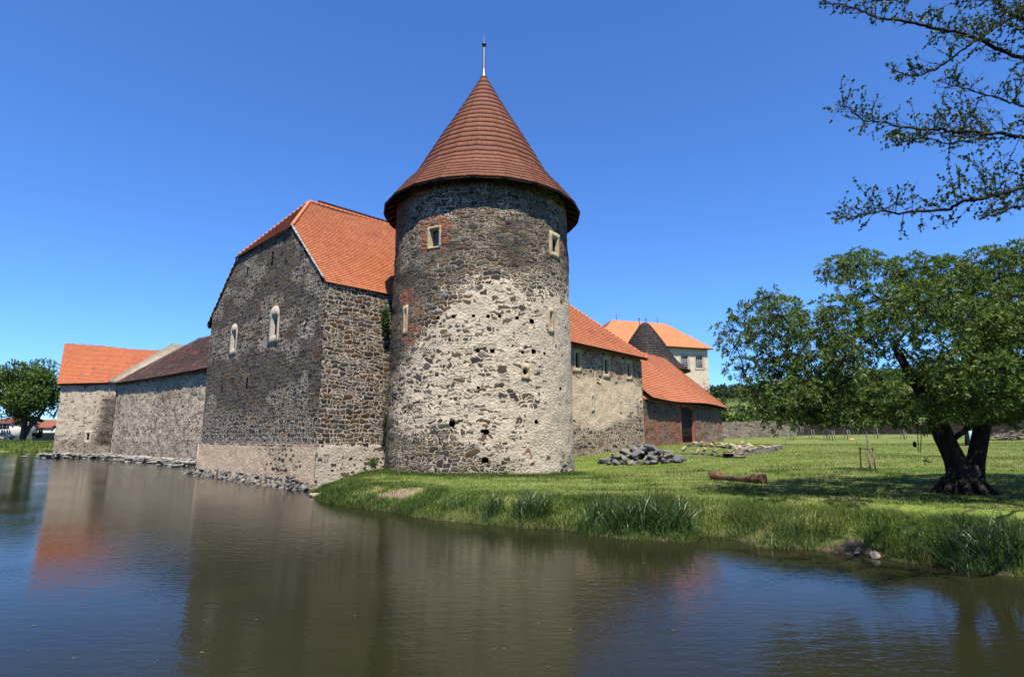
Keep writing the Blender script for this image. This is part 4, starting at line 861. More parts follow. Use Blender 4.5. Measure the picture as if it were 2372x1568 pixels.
mb.tube(s1,[.33,.31,.29,.28,.275,.21,.16,.09],14,True,.5,.05);mb.tube(s2,[.29,.255,.235,.23,.245,.19,.15,.08],14,True,.5,.05)
mb.tube(curve(P(2206,1018),P(2292,945,.4),(0,0,-.1),6),[.09,.085,.08,.075,.07,.05],8)
for k in range(9):
    a=k*.7;mb.tube([bb+np.array((np.cos(a)*.4,np.sin(a)*.4,.42)),bb+np.array((np.cos(a)*.68,np.sin(a)*.68,.12)),bb+np.array((np.cos(a)*.95,np.sin(a)*.95,-.12))],[.15,.11,.04],7)
mb.build('trunk',M['bark'],bt,True)
# blobs of foliage filling the crown
bl=[];tries=0
while len(bl)<150 and tries<30000:
    tries+=1;u=rng.uniform(1670,2690);v=rng.uniform(550,1015);d=float(inpoly(CR,np.array(u),np.array(v)))
    if d<26:continue
    hd=3.4*math.sqrt(min(1,d/190.));y=TY+.2+rng.uniform(-hd,hd)
    if v>930: y=TY+rng.uniform(-3.0,1.6)
    if u>2000 and 700<v<930 and rng.uniform()<.3: y=TY-rng.uniform(2.6,4.0)
    p=at_y(u,v,y);r=rng.uniform(.5,.95)*(.62+.38*min(1,d/120));dens=np.interp(u,[1680,1900,2050,2200],[.42,.62,.95,1.2])
    if all(np.linalg.norm((p-q[0])*np.array((1,.8,1.1)))>.62*(r+q[1])*.95 for q in bl): bl.append((p,r,dens,u,v))
for u,v in((1700,800),(1722,855),(1745,905),(1765,950),(1805,978),(1850,935),(1694,765),(1722,722),(1778,688),(1765,765),(1795,835),(1845,880),(1900,955),(1760,860),(1830,760)): bl.append((at_y(u,v,TY+rng.uniform(-1.2,1.0)),rng.uniform(.42,.6),.55,u,v))
print('blobs',len(bl),tries)
cs=[];ax=[]
for p,r,dens,u,v in bl:
    n=int(180*dens*(r/.8)**2);q=unit(n);rad=r*rng.uniform(.35,1,n)**.45;off=q*rad[:,None]*np.array((1.08,1.08,.74))
    cs.append(p+off);ax.append(q*np.array((1,1,.8))+np.array((0,-.12,.55)))
cs=np.concatenate(cs);ax=np.concatenate(ax)
k1,k2,k3,k4=rosettes(cs,ax,7,(.10,.19),(.034,.056))
print('leaves',len(k1))
leafobj('crown',M['leaf'],k1,k2,k3,k4,bt,droop=.12)
mb=MB();anch=np.array([s1[4],s1[5],s1[6],s1[7],s2[4],s2[5],s2[6],s2[7],s1[5],s2[5]])
done=[]
for i,(p,r,dens,u,v) in enumerate(sorted(bl,key=lambda b:np.linalg.norm(b[0]-anch[0]))):
    cand=[(np.linalg.norm(p-a)*(1.0),a,.10) for a in anch]+[(np.linalg.norm(p-a)*.9+.25,a,rr) for a,rr in done]
    dd,a,rr=min(cand,key=lambda t:t[0]);r0=min(.09,max(.02,rr*.75));c=curve(a,p,(rng.normal(0,.15),rng.normal(0,.15),.12*dd),7)
    mb.tube(c,np.linspace(r0,.018,7),6,False);done.append((p,r0*.8))
    for j in range(16):
        q=unit(1)[0]*np.array((1,1,.75))*r*rng.uniform(.7,1.0);mb.tube(curve(p-q*.05,p+q,(0,0,-.05),3),[.012,.008,.004],3,False)
mb.build('limbs',M['bark'],bt)
# little shoot on the trunk
c=P(2148,1068,-.2);n=26;leafobj('trunk_shoot',M['leaf'],c+unit(n)*np.array((.16,.1,.1))*rng.uniform(0,1,(n,1)),unit(n),rng.uniform(.07,.12,n),rng.uniform(.03,.05,n),bt)
# hanging chain
ct=P(2136,965,-.3);cb=P(2131,1050,-.3)
ch=thing('hanging_chain','thin swing chain loop hanging from the tree left of its trunk','chain',tuple(cb))
for nm,(ua,va),(ub,vb) in(('chain_strand',(2123,985),(2128,1048)),('chain_strand',(2138,975),(2132,1050))):
    mb=MB();a=P(ua,va-30,-.3);b=P(ub,vb,-.3)
    L=np.linalg.norm(b-a);n=int(L/.055)
    for i in range(n):
        q=a+(b-a)*i/n;t=(b-a)/L;s=np.array((1,0,0)) if i%2 else np.array((0,1,0))
        th_=np.linspace(0,2*np.pi,9);mb.tube([q+t*.035*np.cos(x)+s*.016*np.sin(x) for x in th_],.006,4,False)
    mb.build(nm,M['bark'],ch)
mb=MB();q=P(2119,1030,-.3);mb.lathe([(.02,q[2]+.1),(.05,q[2]+.06),(.055,q[2]-.03),(.02,q[2]-.07)],q[:2],10);mb.build('hook_block',M['bark'],ch)
rng=np.random.default_rng(52)
# ================================================================ OVERHANGING ALDER (trunk stands beyond the right edge)
zx=lambda x,y,Y:at_y((3100+x/1.742)/1.68634,(y/1.742)/1.68634,Y)
ab=np.array((13.2,10.2,float(Tz(13.2,10.2))))
al=thing('alder_tree','alder whose thin leafy branches reach in from the right edge against the sky','tree',tuple(ab))
mb=MB();mb.tube([ab-Z3*.2,ab+Z3*2,ab+np.array((-.1,0,5)),ab+np.array((.1,-.1,9)),ab+np.array((0,0,13))],[.34,.27,.22,.16,.05],12);mb.build('trunk',M['bark2'],al,True)
limbs=[([(190,30),(330,35),(450,72),(570,125),(720,140),(930,185),(1090,215),(1250,265),(1400,340),(1568,400),(1750,470),(2300,700)],8.6,(.25,.5),.055),
([(680,485),(770,505),(840,520),(980,470),(1100,380),(1220,290),(1300,240),(1440,150),(1568,60)],8.4,(.25,.45),.03),
([(335,700),(470,825),(600,830),(700,862),(900,887),(1000,878),(1080,905),(1150,890),(1310,915),(1400,905),(1568,935),(1900,990),(2300,1100)],8.2,(.35,.75),.045),
([(300,1490),(440,1470),(600,1435),(700,1457),(820,1440),(1050,1430),(1150,1370),(1250,1355),(1380,1330),(1568,1275),(1800,1210),(2300,1250)],8.0,(.3,.68),.05),
([(900,-60),(1180,-30),(1370,5),(1450,90),(1568,130),(1750,200),(2300,400)],8.8,(.3,.6),.06),
([(1000,560),(1150,600),(1300,640),(1450,690),(1568,720),(1800,800)],8.5,(.3,.6),.03),
([(690,970),(780,960),(900,935),(1050,990),(1200,930),(1310,915)],8.15,(.15,.35),.014),
([(1300,1480),(1400,1440),(1568,1400),(1800,1330)],8.0,(.2,.4),.03),
([(420,-40),(600,10),(760,-10),(1000,-70)],8.5,(.2,.4),.02)]
tw=MB();LC=[];LA=[]
LM=[]
for pts,Y,ll,rr in limbs:
    Pp=[zx(x,y,Y+.35*math.sin(i*.9+Y*3)) for i,(x,y) in enumerate(pts)]
    if pts[-1][0]>1560:      # carried back to the trunk
        e=Pp[-1];t_=np.array((ab[0],ab[1],e[2]+rng.uniform(-.9,-.2)));Pp+=[e+(t_-e)*.55+Z3*.1,t_]
    LM.append((np.array(Pp),ll,rr,5.2))
for i in range(15):      # the rest of the crown, beyond the right edge of the picture
    a=rng.uniform(-1.2,.45);z=5.2+i*.5;L_=rng.uniform(2.2,3.8)*(1-.03*i);o=np.array((ab[0],ab[1],z));d_=np.array((math.cos(a),math.sin(a),rng.uniform(.0,.5)))
    LM.append((np.array([o+d_*L_*k for k in(1,.75,.5,.25,.0)])+rng.normal(0,.08,(5,3)),(.35,.75),.05,9.))
for Pp,(l0,l1),rr,smax in LM:
    n=len(Pp)
    k=6*(n-1)+1;t=np.linspace(0,n-1,k);Q=np.stack([np.interp(t,np.arange(n),Pp[:,j]) for j in range(3)],1)
    Q[1:-1]=(Q[:-2]+Q[1:-1]*2+Q[2:])/4+rng.normal(0,.008,(k-2,3))
    R=rr*.72*(.10+.90*(t/(n-1))**.9)+.004
    tw.tube(Q,R,7,False)
    seg=np.linalg.norm(np.diff(Q,axis=0),axis=1);cum=np.concatenate([[0],np.cumsum(seg)]);Lt=cum[-1];s=.0
    while s<min(Lt-.2,smax):
        q=np.array([np.interp(s,cum,Q[:,j]) for j in range(3)]);fr=s/Lt
        dirn=nrm(np.array((rng.normal(-.35,.5),rng.normal(0,.75),rng.normal(.38,.55))))
        ln=1.25*rng.uniform(l0*.5,l1)*np.interp(fr,[0,.12,.35,1],[.42,.75,1,1.05]);
        if dirn[2]<0: ln*=.7
        e=q+dirn*ln;c=curve(q,e,(0,0,.06*ln*rng.normal()),6);tw.tube(c,np.linspace(.0055,.002,6),4,False)
        subs=[c]
        for _ in range(3):
            b=c[rng.integers(1,5)];d2=nrm(dirn+rng.normal(0,.75,3));l2=ln*rng.uniform(.25,.55);c2=curve(b,b+d2*l2,(0,0,0),4);tw.tube(c2,[.0035,.003,.002,.0015],3,False);subs.append(c2)
        if rng.uniform()<.78:
            for sc_ in subs:
                L=np.linalg.norm(sc_[-1]-sc_[0]);m=max(2,int(L/.030));tt=rng.uniform(.3,1.03,m);ix=np.clip(tt*(len(sc_)-1),0,len(sc_)-1.001);i0=ix.astype(int);f_=(ix-i0)[:,None]
                LC.append(sc_[i0]*(1-f_)+sc_[i0+1]*f_);LA.append(unit(m)*.9+np.array((0,-.1,-.15))+nrm(sc_[-1]-sc_[0])*.5)
        s+=rng.uniform(.03,.075)
tw.build('branches',M['bark3'],al)
LC=np.concatenate(LC);LA=np.concatenate(LA);n=len(LC);print('alder leaves',n)
# rounded leaves: six-sided
def roundleaves(c,ax,L):
    N=len(c);ax=ax/np.linalg.norm(ax,axis=1)[:,None];r=rng.normal(size=(N,3));s=np.cross(ax,r);s/=np.linalg.norm(s,axis=1)[:,None];nn_=np.cross(s,ax)
    o=[]
    for t,w_,f_ in((0,0,0),(.3,.42,.06),(.72,.44,.08),(1,.08,0),(.72,-.44,.08),(.3,-.42,.06)): o.append(c+ax*(L*t)[:,None]+s*(L*w_)[:,None]+nn_*(L*f_)[:,None])
    return np.stack(o,1).reshape(-1,3),(np.arange(N)[:,None]*6)[:,None]+np.array([[0,1,2,3],[0,3,4,5]])
V,f=roundleaves(LC,LA,rng.uniform(.025,.044,n));link('crown',npmesh('crown',V,f.reshape(-1,4),col=np.repeat(rng.uniform(0,1,n),6)),M['leaf_alder'],al)
n=420;ii=rng.integers(0,len(LC),n);V=[]
mb=MB()
for i in ii:
    q=LC[i];mb.tube([q+Z3*.012,q,q-Z3*.014],[.004,.009,.003],5)
tag(mb.build('cones',M['bark'],al),kind='stuff')
rng=np.random.default_rng(53)
n=80;yy=rng.uniform(6,22,n);xx=rng.uniform(-.8,.55,n)*yy;m=sdist(xx,yy)<-.3;xx,yy=xx[m],yy[m];b_=np.stack([xx,yy,0*xx+.006],1);r_=rng.uniform(.012,.03,len(xx))[:,None,None];an=rng.uniform(0,6.28,len(xx))[:,None]+np.arange(4)*1.5708
V=(b_[:,None]+r_*np.stack([np.cos(an),np.sin(an)*.7,0*an],-1)).reshape(-1,3);tag(link('floating_leaves',npmesh('floating_leaves',V,np.arange(len(V)).reshape(-1,4)),flat('floating_leaf',(.14,.13,.07),.7,.2,.5)),'tiny leaves and specks floating on the pond','floating leaves',kind='stuff')
# ================================================================ generic trees
def tree(name,label,base,h,wd,mat,n,lf,group=None,nb=26,tr=.25,low=.25,depth=None,cat='tree',trunk=True,fork=False):
    base=np.array(base,float);rt=thing(name,label,cat,tuple(base),group);cs=[];mb=MB();depth=depth or wd
    if trunk:
        mb.tube([base-Z3*.3,base+Z3*.3,base+Z3*h*.3,base+Z3*h*.62],[tr*1.4,tr,tr*.75,tr*.3],8)
        if fork: mb.tube([base+Z3*.3,base+np.array((wd*.05,0,h*.15)),base+np.array((wd*.16,0,h*.34)),base+np.array((wd*.22,0,h*.55))],[tr*.8,tr*.7,tr*.5,tr*.2],8)
    for i in range(nb):
        while True:
            q=rng.uniform(-1,1,3)
            if q@q<1:break
        q=q*np.array((wd*.42,depth*.42,h*(1-low)*.42));ce=base+Z3*(h*(low+(1-low)*.5))+q;r=rng.uniform(.12,.2)*min(wd,h)*1.0
        m=n//nb;u_=unit(m);cs.append(ce+u_*(r*rng.uniform(.3,1,m)**.5)[:,None]*np.array((1,1,.72)))
        if trunk: mb.tube(curve(base+Z3*h*rng.uniform(.2,.5),ce,(0,0,.05*h),5),np.linspace(tr*.35,.03,5),5,False)
    if trunk: mb.build('trunk',M['bark2'],rt)
    cs=np.concatenate(cs);N=len(cs);leafobj('crown',mat,cs,unit(N)+np.array((0,0,.3)),rng.uniform(.7,1.3,N)*lf,rng.uniform(.45,.7,N)*lf,rt);return rt
def gz(u,v,Y): p=at_y(u,v,Y);p[2]=float(Tz(p[0],p[1]));return p
# sapling with stakes near the bench
def stakes(base,h,r,label,group=None,th=.035,rails=True,mat=None):
    mat=mat or M['stake'];rt=thing('stake_frame',label,'tree stakes',tuple(base),group);tops=[]
    for k in range(3):
        a=2.2+k*2.094;d=np.array((math.cos(a),math.sin(a),0));mb=MB();b=base+d*r-Z3*.15;t=base+d*r*.86+Z3*h;mb.tube([b,t],[th,th*.9],7);mb.build('stake',mat,rt);tops.append((b,t))
    if rails:
        for k in range(3):
            a,b=tops[k],tops[(k+1)%3];mb=MB();d=nrm(b[1]-a[1]);mb.tube([a[1]-d*.06-Z3*.03,b[1]+d*.06-Z3*.03],th*.9,6);mb.build('rail',mat,rt);mb=MB();m1=a[0]+(a[1]-a[0])*.52;m2=b[0]+(b[1]-b[0])*.52;mb.tube([m1,m2],th*.35,5);mb.build('brace',mat,rt)
    return rt
M['stake']=flat('weathered_stake',(.17,.125,.09),.9,.15,.35,12.,.4)
M['stake_grey']=flat('grey_stake',(.24,.24,.225),.9,.15,.2,8.,.2)
b=ground(2013,1091);sy=b[1]
sk=stakes(b,at_y(2013,1037,sy)[2]-b[2],.34,'tripod of brown wooden stakes guarding the young sapling on the lawn')
sp=thing('sapling','slender sapling inside the brown stakes on the lawn','sapling',tuple(b+np.array((.0,.02,0))))
mb=MB();top=at_y(2000,965,sy);mb.tube(curve(b+np.array((.05,0,0)),top,(.1,0,0),8),np.linspace(.05,.02,8),8);mb.build('trunk',M['stake_grey'],sp)
n=700;q=unit(n)*np.array((1.15,.8,.7))*rng.uniform(.2,1,(n,1))**.6;c1,c2,c3,c4=rosettes(at_y(2012,960,sy)+q,unit(n)+Z3*.5,4,(.09,.15),(.035,.055));leafobj('crown',M['leaf'],c1,c2,c3,c4,sp)
# far saplings with grey stake frames
FS=[(3100,1718),(3130,1704),(3172,1716),(3231,1717),(3252,1720),(3311,1717),(3428,1711),(3532,1716),(3809,1711)]
LB_=['leftmost of the far staked saplings, before the end of the grey wall','second far staked sapling, furthest back beside the wall end','third far staked sapling from the left','fourth far staked sapling, left one of a close pair','fifth far staked sapling, right one of the close pair','sixth far staked sapling, beside the small yellow box','seventh far staked sapling, above the near sapling','eighth far staked sapling, left of the big trunk','far staked sapling seen between the two stems of the big tree']
for (x,y),lb in zip(FS,LB_):
    p=ground(x/1.68634,y/1.68634,50);h=22/1330*p[1]
    stakes(p,h,.4,'grey stake frame, '+lb.split(',')[0],'far grey stake frames',.036,True,M['stake_grey'])
    t=thing('sapling','thin '+lb,'sapling',tuple(p),'far staked saplings');mb=MB();mb.tube([p,p+Z3*h*1.9],[.05,.03],6);mb.build('trunk',M['bark2'],t)
    n=260;leafobj('crown',M['leaf_far'],p+Z3*h*2.3+unit(n)*np.array((.8,.8,.8))*rng.uniform(.2,1,(n,1)),unit(n),rng.uniform(.15,.28,n),rng.uniform(.08,.15,n),t)
p=ground(3318/1.68634,1719/1.68634,50);mb=MB();mb.box(p,np.array((.7,0,0)),np.array((0,.5,0)),Z3*.16);mb.box(p+np.array((.1,.1,.16)),np.array((.5,0,0)),np.array((0,.3,0)),Z3*.08);tag(mb.build('feed_box',flat('yellow_box',(.55,.45,.16),.7)),'small pale yellow box on the grass beside a far staked sapling','box')
# wire fence
fp=[(2915,1731),(3068,1738),(3213,1741),(3347,1737),(3465,1735),(3571,1737),(3690,1735),(3782,1733),(3912,1722),(4060,1722)]
pts=[ground(x/1.68634,y/1.68634,40) for x,y in fp]
fe=thing('wire_fence','thin wire fence on slender pale posts crossing the far lawn','fence',tuple(pts[0]));hs_=[]
for p in pts:
    h=19/1330*p[1]*(1.);hs_.append(h);mb=MB();mb.tube([p-Z3*.1,p+Z3*h],[.03,.026],6);mb.build('post',M['stake_grey'],fe)
mb=MB()
for fr in(.95,.55): mb.tube([p+Z3*h*fr for p,h in zip(pts,hs_)],.008,4)
mb.build('wire',M['zinc'],fe)
# pale blue post seen between the stems
p=ground(3797/1.68634,1724/1.68634,40);k=p[1]/1330;mb=MB();mb.lathe([(6.5*k,p[2]),(6.5*k,p[2]+20*k),(3*k,p[2]+24*k)],p[:2],14)
bp_=thing('marker_post','pale blue barrel-shaped base with thin pole seen between the tree stems','post',tuple(p));mb.build('base',flat('pale_blue',(.35,.52,.55),.6),bp_);mb=MB();mb.tube([p+Z3*22*k,p+Z3*52*k],1.2*k,6);mb.build('pole',M['zinc'],bp_)
p=ground(3779/1.68634,1740/1.68634,30);yt=thing('young_tree','small dark-stemmed tree standing behind the big tree','tree',tuple(p));mb=MB();mb.tube([p-Z3*.2,at_y(2240,1012,p[1]),at_y(2236,985,p[1]),at_y(2236,940,p[1])],[.22,.16,.14,.06],8);mb.build('trunk',M['bark'],yt)
n=3000;q=unit(n)*np.array((1.9,1.9,1.5))*rng.uniform(.2,1,(n,1))**.6;leafobj('crown',M['leaf'],at_y(2236,935,p[1])+q,unit(n)+Z3*.3,rng.uniform(.12,.2,n),rng.uniform(.06,.1,n),yt)
# ================================================================ LOG BENCH
la=ground(1652,1111);lb_=ground(1772,1120)
ax_=nrm((lb_-la)*np.array((1,1,0)));Lb_=float(np.linalg.norm((lb_-la)[:2]));sd=np.array((-ax_[1],ax_[0],0))
sc0=Lb_/3.0
lg=thing('log_bench','bench carved from one brown log, raised blocks at both ends, on the lawn','bench',tuple(la))
secs=[(-.16,.50,.40),(0,.50,.0),(.30,.50,.0),(.45,.48,0),(.50,.31,0),(.9,.30,0),(1.5,.295,0),(1.95,.30,0),(2.1,.35,0),(2.35,.47,0),(2.6,.55,0),(2.75,.55,0),(2.98,.55,0)]
n=22;V=[];K=len(secs)
for s_,hh,bot in secs:
    a=np.linspace(0,2*np.pi,n,endpoint=False);rr=.29*sc0*(1+.02*np.sin(3*a+s_*2))
    y=rr*np.cos(a);z=rr*np.sin(a)+.25*sc0;z=np.clip(z,bot*sc0,hh*sc0)
    V.append(la+np.outer(np.full(n,s_*sc0),ax_)+np.outer(y,sd)+np.outer(z-.03,Z3)+Z3*(s_*sc0/Lb_)*(lb_-la)[2])
V=np.concatenate(V);k=np.arange(n);k2=(k+1)%n
F_=np.concatenate([np.stack([i*n+k,i*n+k2,(i+1)*n+k2,(i+1)*n+k],1) for i in range(K-1)])
g=G('brown_log');p_=g.pos();nz=g.noise(g.vm('MULTIPLY',p_,(2.,5,9)),3.,5,.6);M['log']=g.fin(g.ramp(nz,[(.3,(.06,.025,.012)),(.55,(.13,.058,.025)),(.8,(.22,.13,.07))]),.6,.35,g.bump(nz,.4,.02))
link('log_body',npmesh('log_body',V,[F_,k[::-1][None]]),M['log'],lg)
mb=MB();e=V[(K-1)*n:];mb.add(e+ax_*.004,[np.arange(n)[None]]);mb.build('cut_end',flat('cut_log_end',(.17,.075,.03),.7,.3,.3,12.,.3),lg)
# ================================================================ FAR WALLS, RUIN FOOTINGS, PILE
def lowwall(name,label,pts,h,th_,mat,mask,cat='wall',jag=.25,hf=None):
    pts=[np.array(p,float) for p in pts];rt=thing(name,label,cat,tuple(pts[0]));
    for i in range(len(pts)-1):
        a,b=pts[i],pts[i+1];e=(b-a)*np.array((1,1,0));L=np.linalg.norm(e);e/=L;nn_=np.array((e[1],-e[0],0));nn_=nn_ if nn_[1]<0 else -nn_
        st=max(.25,L/160)
        zb=lambda U:np.interp(U,[0,L],[a[2],b[2]])
        tp=lambda U:zb(U)+(np.interp(U,[0,L],[h[i],h[i+1]]) if isinstance(h,(list,tuple)) else h)+jag*2*(fbm(U*.6+i*7+pts[0][0],0*U+3,170)-.5)
        pos,nf=planar(a,e,nn_);zmin=min(a[2],b[2])-.6;zmax=max(a[2],b[2])+(max(h) if isinstance(h,(list,tuple)) else h)+jag+.4
        wall('stone_face',rt,mat,np.arange(0,L+st,st),np.arange(zmin,zmax,max(.12,st*.8)),pos,nf,mask,(),tp,amp=.08,uoff=(600+i*50+pts[0][0],0))
        us=np.arange(0,L+st,st);t_=tp(us);f_=np.stack([a[0]+e[0]*us,a[1]+e[1]*us,t_-.01],1);bk=f_-nn_*th_;m=len(us);V=np.concatenate([f_,bk,bk-Z3*(t_-zmin)[:,None]]);kk=np.arange(m-1)
        link('wall_top',npmesh('wall_top',V,np.concatenate([np.stack([kk,kk+1,kk+1+m,kk+m],1),np.stack([kk+m,kk+m+1,kk+1+2*m,kk+2*m],1)])),M['captop'],rt)
    return rt
M['captop']=flat('pale_wall_top',(.26,.22,.15),.95,.1,.4,1.2,.6)
cm=lambda c,d=.3,b=0.:(lambda U,V:(np.clip(c+.3*(fbm(U*.4,V*.4,180)-.5),0.08,1),d+0*U,b*fbm(U*.5,V*.5,182)))
lowwall('boundary_wall','grey rubble boundary wall running right from the barn corner',[gz(1660,1018,82),gz(1765,1012,84),gz(1851,1010,86)],2.35,.7,M['ruin'],cm(.3,.4,.3),'stone wall',.12)
lowwall('boundary_wall','long boundary wall with shade painted into its dark face and pale capping crossing the far lawn behind the big tree',[gz(1851,1004,97),gz(1990,1005,99),gz(2110,1008,97),gz(2220,1011,95),gz(2420,1014,92)],[1.6,1.5,1.9,2.4,2.3],.9,M['shadewall'] if 'shadewall' in M else masonry('shaded_wall_masonry',[(0,(.012,.010,.009)),(.6,(.03,.022,.016)),(1,(.05,.04,.03))],bw=.6,bh=.25,mortar=(.05,.04,.03)),cm(.1,.9),'stone wall',.25)  # near-black stone palette paints the shade of this face into its colour
lowwall('ruin_footing','nearer low ruined footing wall of flat stones before the barn, with squared right end',[ground(1572,1052)-Z3*.1,ground(1640,1055)-Z3*.1,ground(1700,1061)-Z3*.1,ground(1748,1052)-Z3*.1,ground(1812,1040)-Z3*.1],[.22,.2,.3,.42,.45],.7,M['ruin'],cm(.38,.5),'ruin',.12)
lowwall('ruin_footing','farther low ruined footing of tumbled stones against the barn wall',[ground(1590,1034)-Z3*.1,ground(1660,1036)-Z3*.1,ground(1720,1042)-Z3*.1,ground(1745,1050)-Z3*.1],[.3,.3,.4,.2],.8,M['ruin'],cm(.36,.4),'ruin',.16)
for i,(u,v) in enumerate(((1590,1049),(1612,1052),(1634,1053),(1660,1056),(1684,1058),(1706,1056),(1728,1053),(1752,1049),(1776,1046),(1798,1043),(1606,1034),(1630,1034),(1655,1035),(1681,1038),(1703,1040),(1722,1038),(1735,1043),(1668,1038),(1714,1044))):
    for k in range(2):
        q=ground(u+rng.uniform(-9,9),v+rng.uniform(-1.5,2),25);rock((q[0],q[1],q[2]+.22+.12*k),rng.uniform(.18,.34),'pale tumbled stone lying along the low ruined footings before the barn','stones on the ruined footings',True,'loose_stone',sq=.7)
pc=ground(2362,1018,50);V=[];Fc=[];nn=0
for i in range(220):
    a=rng.uniform(0,6.28);k=rng.uniform(0,1)**.5;x=4.6*k*np.cos(a);y=2*k*np.sin(a);z=1.9*(1-k)*rng.uniform(.3,1)+.1;r=rng.uniform(.22,.5);an=rng.uniform(0,6.28);c_,s_=np.cos(an),np.sin(an)
    V.append((v0*np.array((1,1,.7)))@np.array([[c_,-s_,0],[s_,c_,0],[0,0,1]])*r+pc+np.array((x,y,z)));Fc.append(f0+nn);nn+=len(v0)
tag(link('stone_mound',npmesh('stone_mound',np.concatenate(V),np.concatenate(Fc)),flat('mound_stone',(.26,.22,.18),.95,.1,.5,1.5,.5)),'long mound of stacked grey stones at the far right edge','stone mound',kind='stuff')
# ================================================================ BACKGROUND TREES, BUSHES, HILL
for i,(u,vt,Y,wd) in enumerate(((1712,945,97,7),(1760,950,100,7),(1690,955,99,4.5))):
    b=gz(u,1000,Y);tree('bush','bright green %s'%('broad bush behind the grey boundary wall','bush behind the wall, partly under the big tree crown','small bush right beside the barn corner')[i] if False else ('broad bright green bush behind the grey boundary wall','bright green bush behind the wall, partly under the big crown','small bright green bush close to the barn corner')[i],b,at_y(u,vt,Y)[2]-b[2],wd,M['bush'],2200,.42,'bushes behind the wall',14,.1,.0,4,'bush',False)
lbs=['first','second','third','fourth','fifth','sixth','seventh','eighth','ninth']
for i,(u,vt,Y) in enumerate(((1800,935,118),(1865,915,122),(1930,905,120),(2000,900,124),(2080,905,120),(2160,900,122),(2240,905,120),(2320,895,122),(2410,900,120))):
    b=gz(u,1000,Y);tree('dark_tree','dark green tree beyond the far dark wall, %s of the row from the left'%lbs[i],b,at_y(u,vt,Y)[2]-b[2]+.5,9.5,M['leaf_bg'],2600,.6,'dark trees beyond the far wall',18,.3,.05,6)
hx=np.arange(.05,1.25,.012);hy=np.array([150,200,260,320,400,460,520,560,620,680,740,800,860,930,1100])
HXX,HYY=np.meshgrid(hx,hy,indexing='ij');hxw=HXX*HYY
hz=np.interp(HYY,[150,260,400,520,700,900,1100],[3.0,9,23,37,54,74,60])*(1+.35*sst(.36,.7,HXX))+3*(fbm(HXX*16,HYY*.01,190)-.5)*HYY/400
I=np.arange(HXX.size).reshape(HXX.shape);q=np.stack([I[:-1,:-1],I[1:,:-1],I[1:,1:],I[:-1,1:]],-1).reshape(-1,4)
g=G('hill_fields');p_=g.pos();nz=g.noise(g.vm('MULTIPLY',p_,(.008,.03,.0)),1.,3);M['hill']=g.fin(g.ramp(nz,[(.35,(.05,.085,.022)),(.5,(.13,.165,.05)),(.62,(.17,.185,.075)),(.75,(.07,.11,.03))]),1,.05)
tag(link('hill',npmesh('hill',np.stack([hxw,HYY,hz],-1).reshape(-1,3),q,smooth=True),M['hill']),'distant wooded hill with pale fields','hill',kind='structure')
def hillz(x,y):
    s_=x/y;return np.interp(y,[150,260,400,520,700,900,1100],[3.0,9,23,37,54,74,60])*(1+.35*sst(.36,.7,s_))+3*(fbm(s_*16,y*.01,190)-.5)*y/400
n=4200;y=rng.uniform(520,930,n);s_=rng.uniform(.3,1.15,n);x=s_*y
n2=260;y2=np.concatenate([rng.choice([300,350,430,470],n2)+rng.normal(0,6,n2)]);s2=rng.uniform(.3,.6,n2);keep=fbm(s2*30,y2*.02,199)>.45;x=np.concatenate([x,(s2*y2)[keep]]);y=np.concatenate([y,y2[keep]])
z=hillz(x,y);hgt_=rng.uniform(5,11,len(x))*np.where(y<500,.45,1.)
m=16;c=np.stack([x,y,z+hgt_*.5],1)[:,None]+unit(len(x)*m).reshape(-1,m,3)*(np.stack([hgt_*.38,hgt_*.38,hgt_*.5],1))[:,None]
c=c.reshape(-1,3);N=len(c);sz=np.repeat(np.where(y<500,1.5,2.7),m)
tag(leafobj('hillside_wood',M['leaf_bg'],c,unit(N)+Z3*.4,rng.uniform(.7,1.3,N)*sz,rng.uniform(.6,.9,N)*sz),'far wood covering the distant hill','wood',kind='stuff')
rng=np.random.default_rng(54)
# ================================================================ FAR LEFT BANK
fx=np.arange(-300,-59,3.);fy=np.concatenate([np.arange(106,130,1.),np.arange(130,420,12)])
FX,FY=np.meshgrid(fx,fy,indexing='ij');fz=np.interp(FY-114-1.2*np.sin(FX*.13),[-8,0,2,6,10,30,300],[-1,0,.7,1.5,1.95,2.1,2.6])+.1*fbm(FX*.4,FY*.4,201)
I=np.arange(FX.size).reshape(FX.shape);q=np.stack([I[:-1,:-1],I[1:,:-1],I[1:,1:],I[:-1,1:]],-1).reshape(-1,4)
tag(link('far_bank',npmesh('far_bank',np.stack([FX,FY,fz],-1).reshape(-1,3),q,col=np.zeros(FX.size),smooth=True),M['lawn']),'grassy far bank of the pond at the left edge','bank',kind='structure')
tag(link('road',npmesh('road',[(-300,125.5,2.17),(-60,125.5,2.17),(-60,129.5,2.19),(-300,129.5,2.19)],np.array([[0,1,2,3]])),flat('asphalt',(.20,.19,.18),.95,.1)),'pale road along the far bank','road',kind='structure')
n=14000;x=rng.uniform(-130,-62,n);yy=113.6+rng.uniform(0,1,n)**1.3*9;z=np.interp(yy-114-1.2*np.sin(x*.13),[-8,0,2,6,10],[-1,0,.7,1.5,1.95])
tag(blades('far_bank_grass',M['tall'],np.stack([x,yy,z],1),rng.uniform(.3,.9,n),rng.uniform(.06,.12,n),rng.uniform(.2,.8,n),seg=1,colr=rng.uniform(0,.6,n)),'rough grass along the far bank','grass',kind='stuff')
b=at_y(52,1018,126);b[2]=2.1
tree('spreading_tree','big leafy tree with forked trunk on the far left bank beside the bastion',b,at_y(52,832,126)[2]-2.1,22.,M['leaf_far'],13500,.62,None,54,.62,.14,14,'tree',True,True)
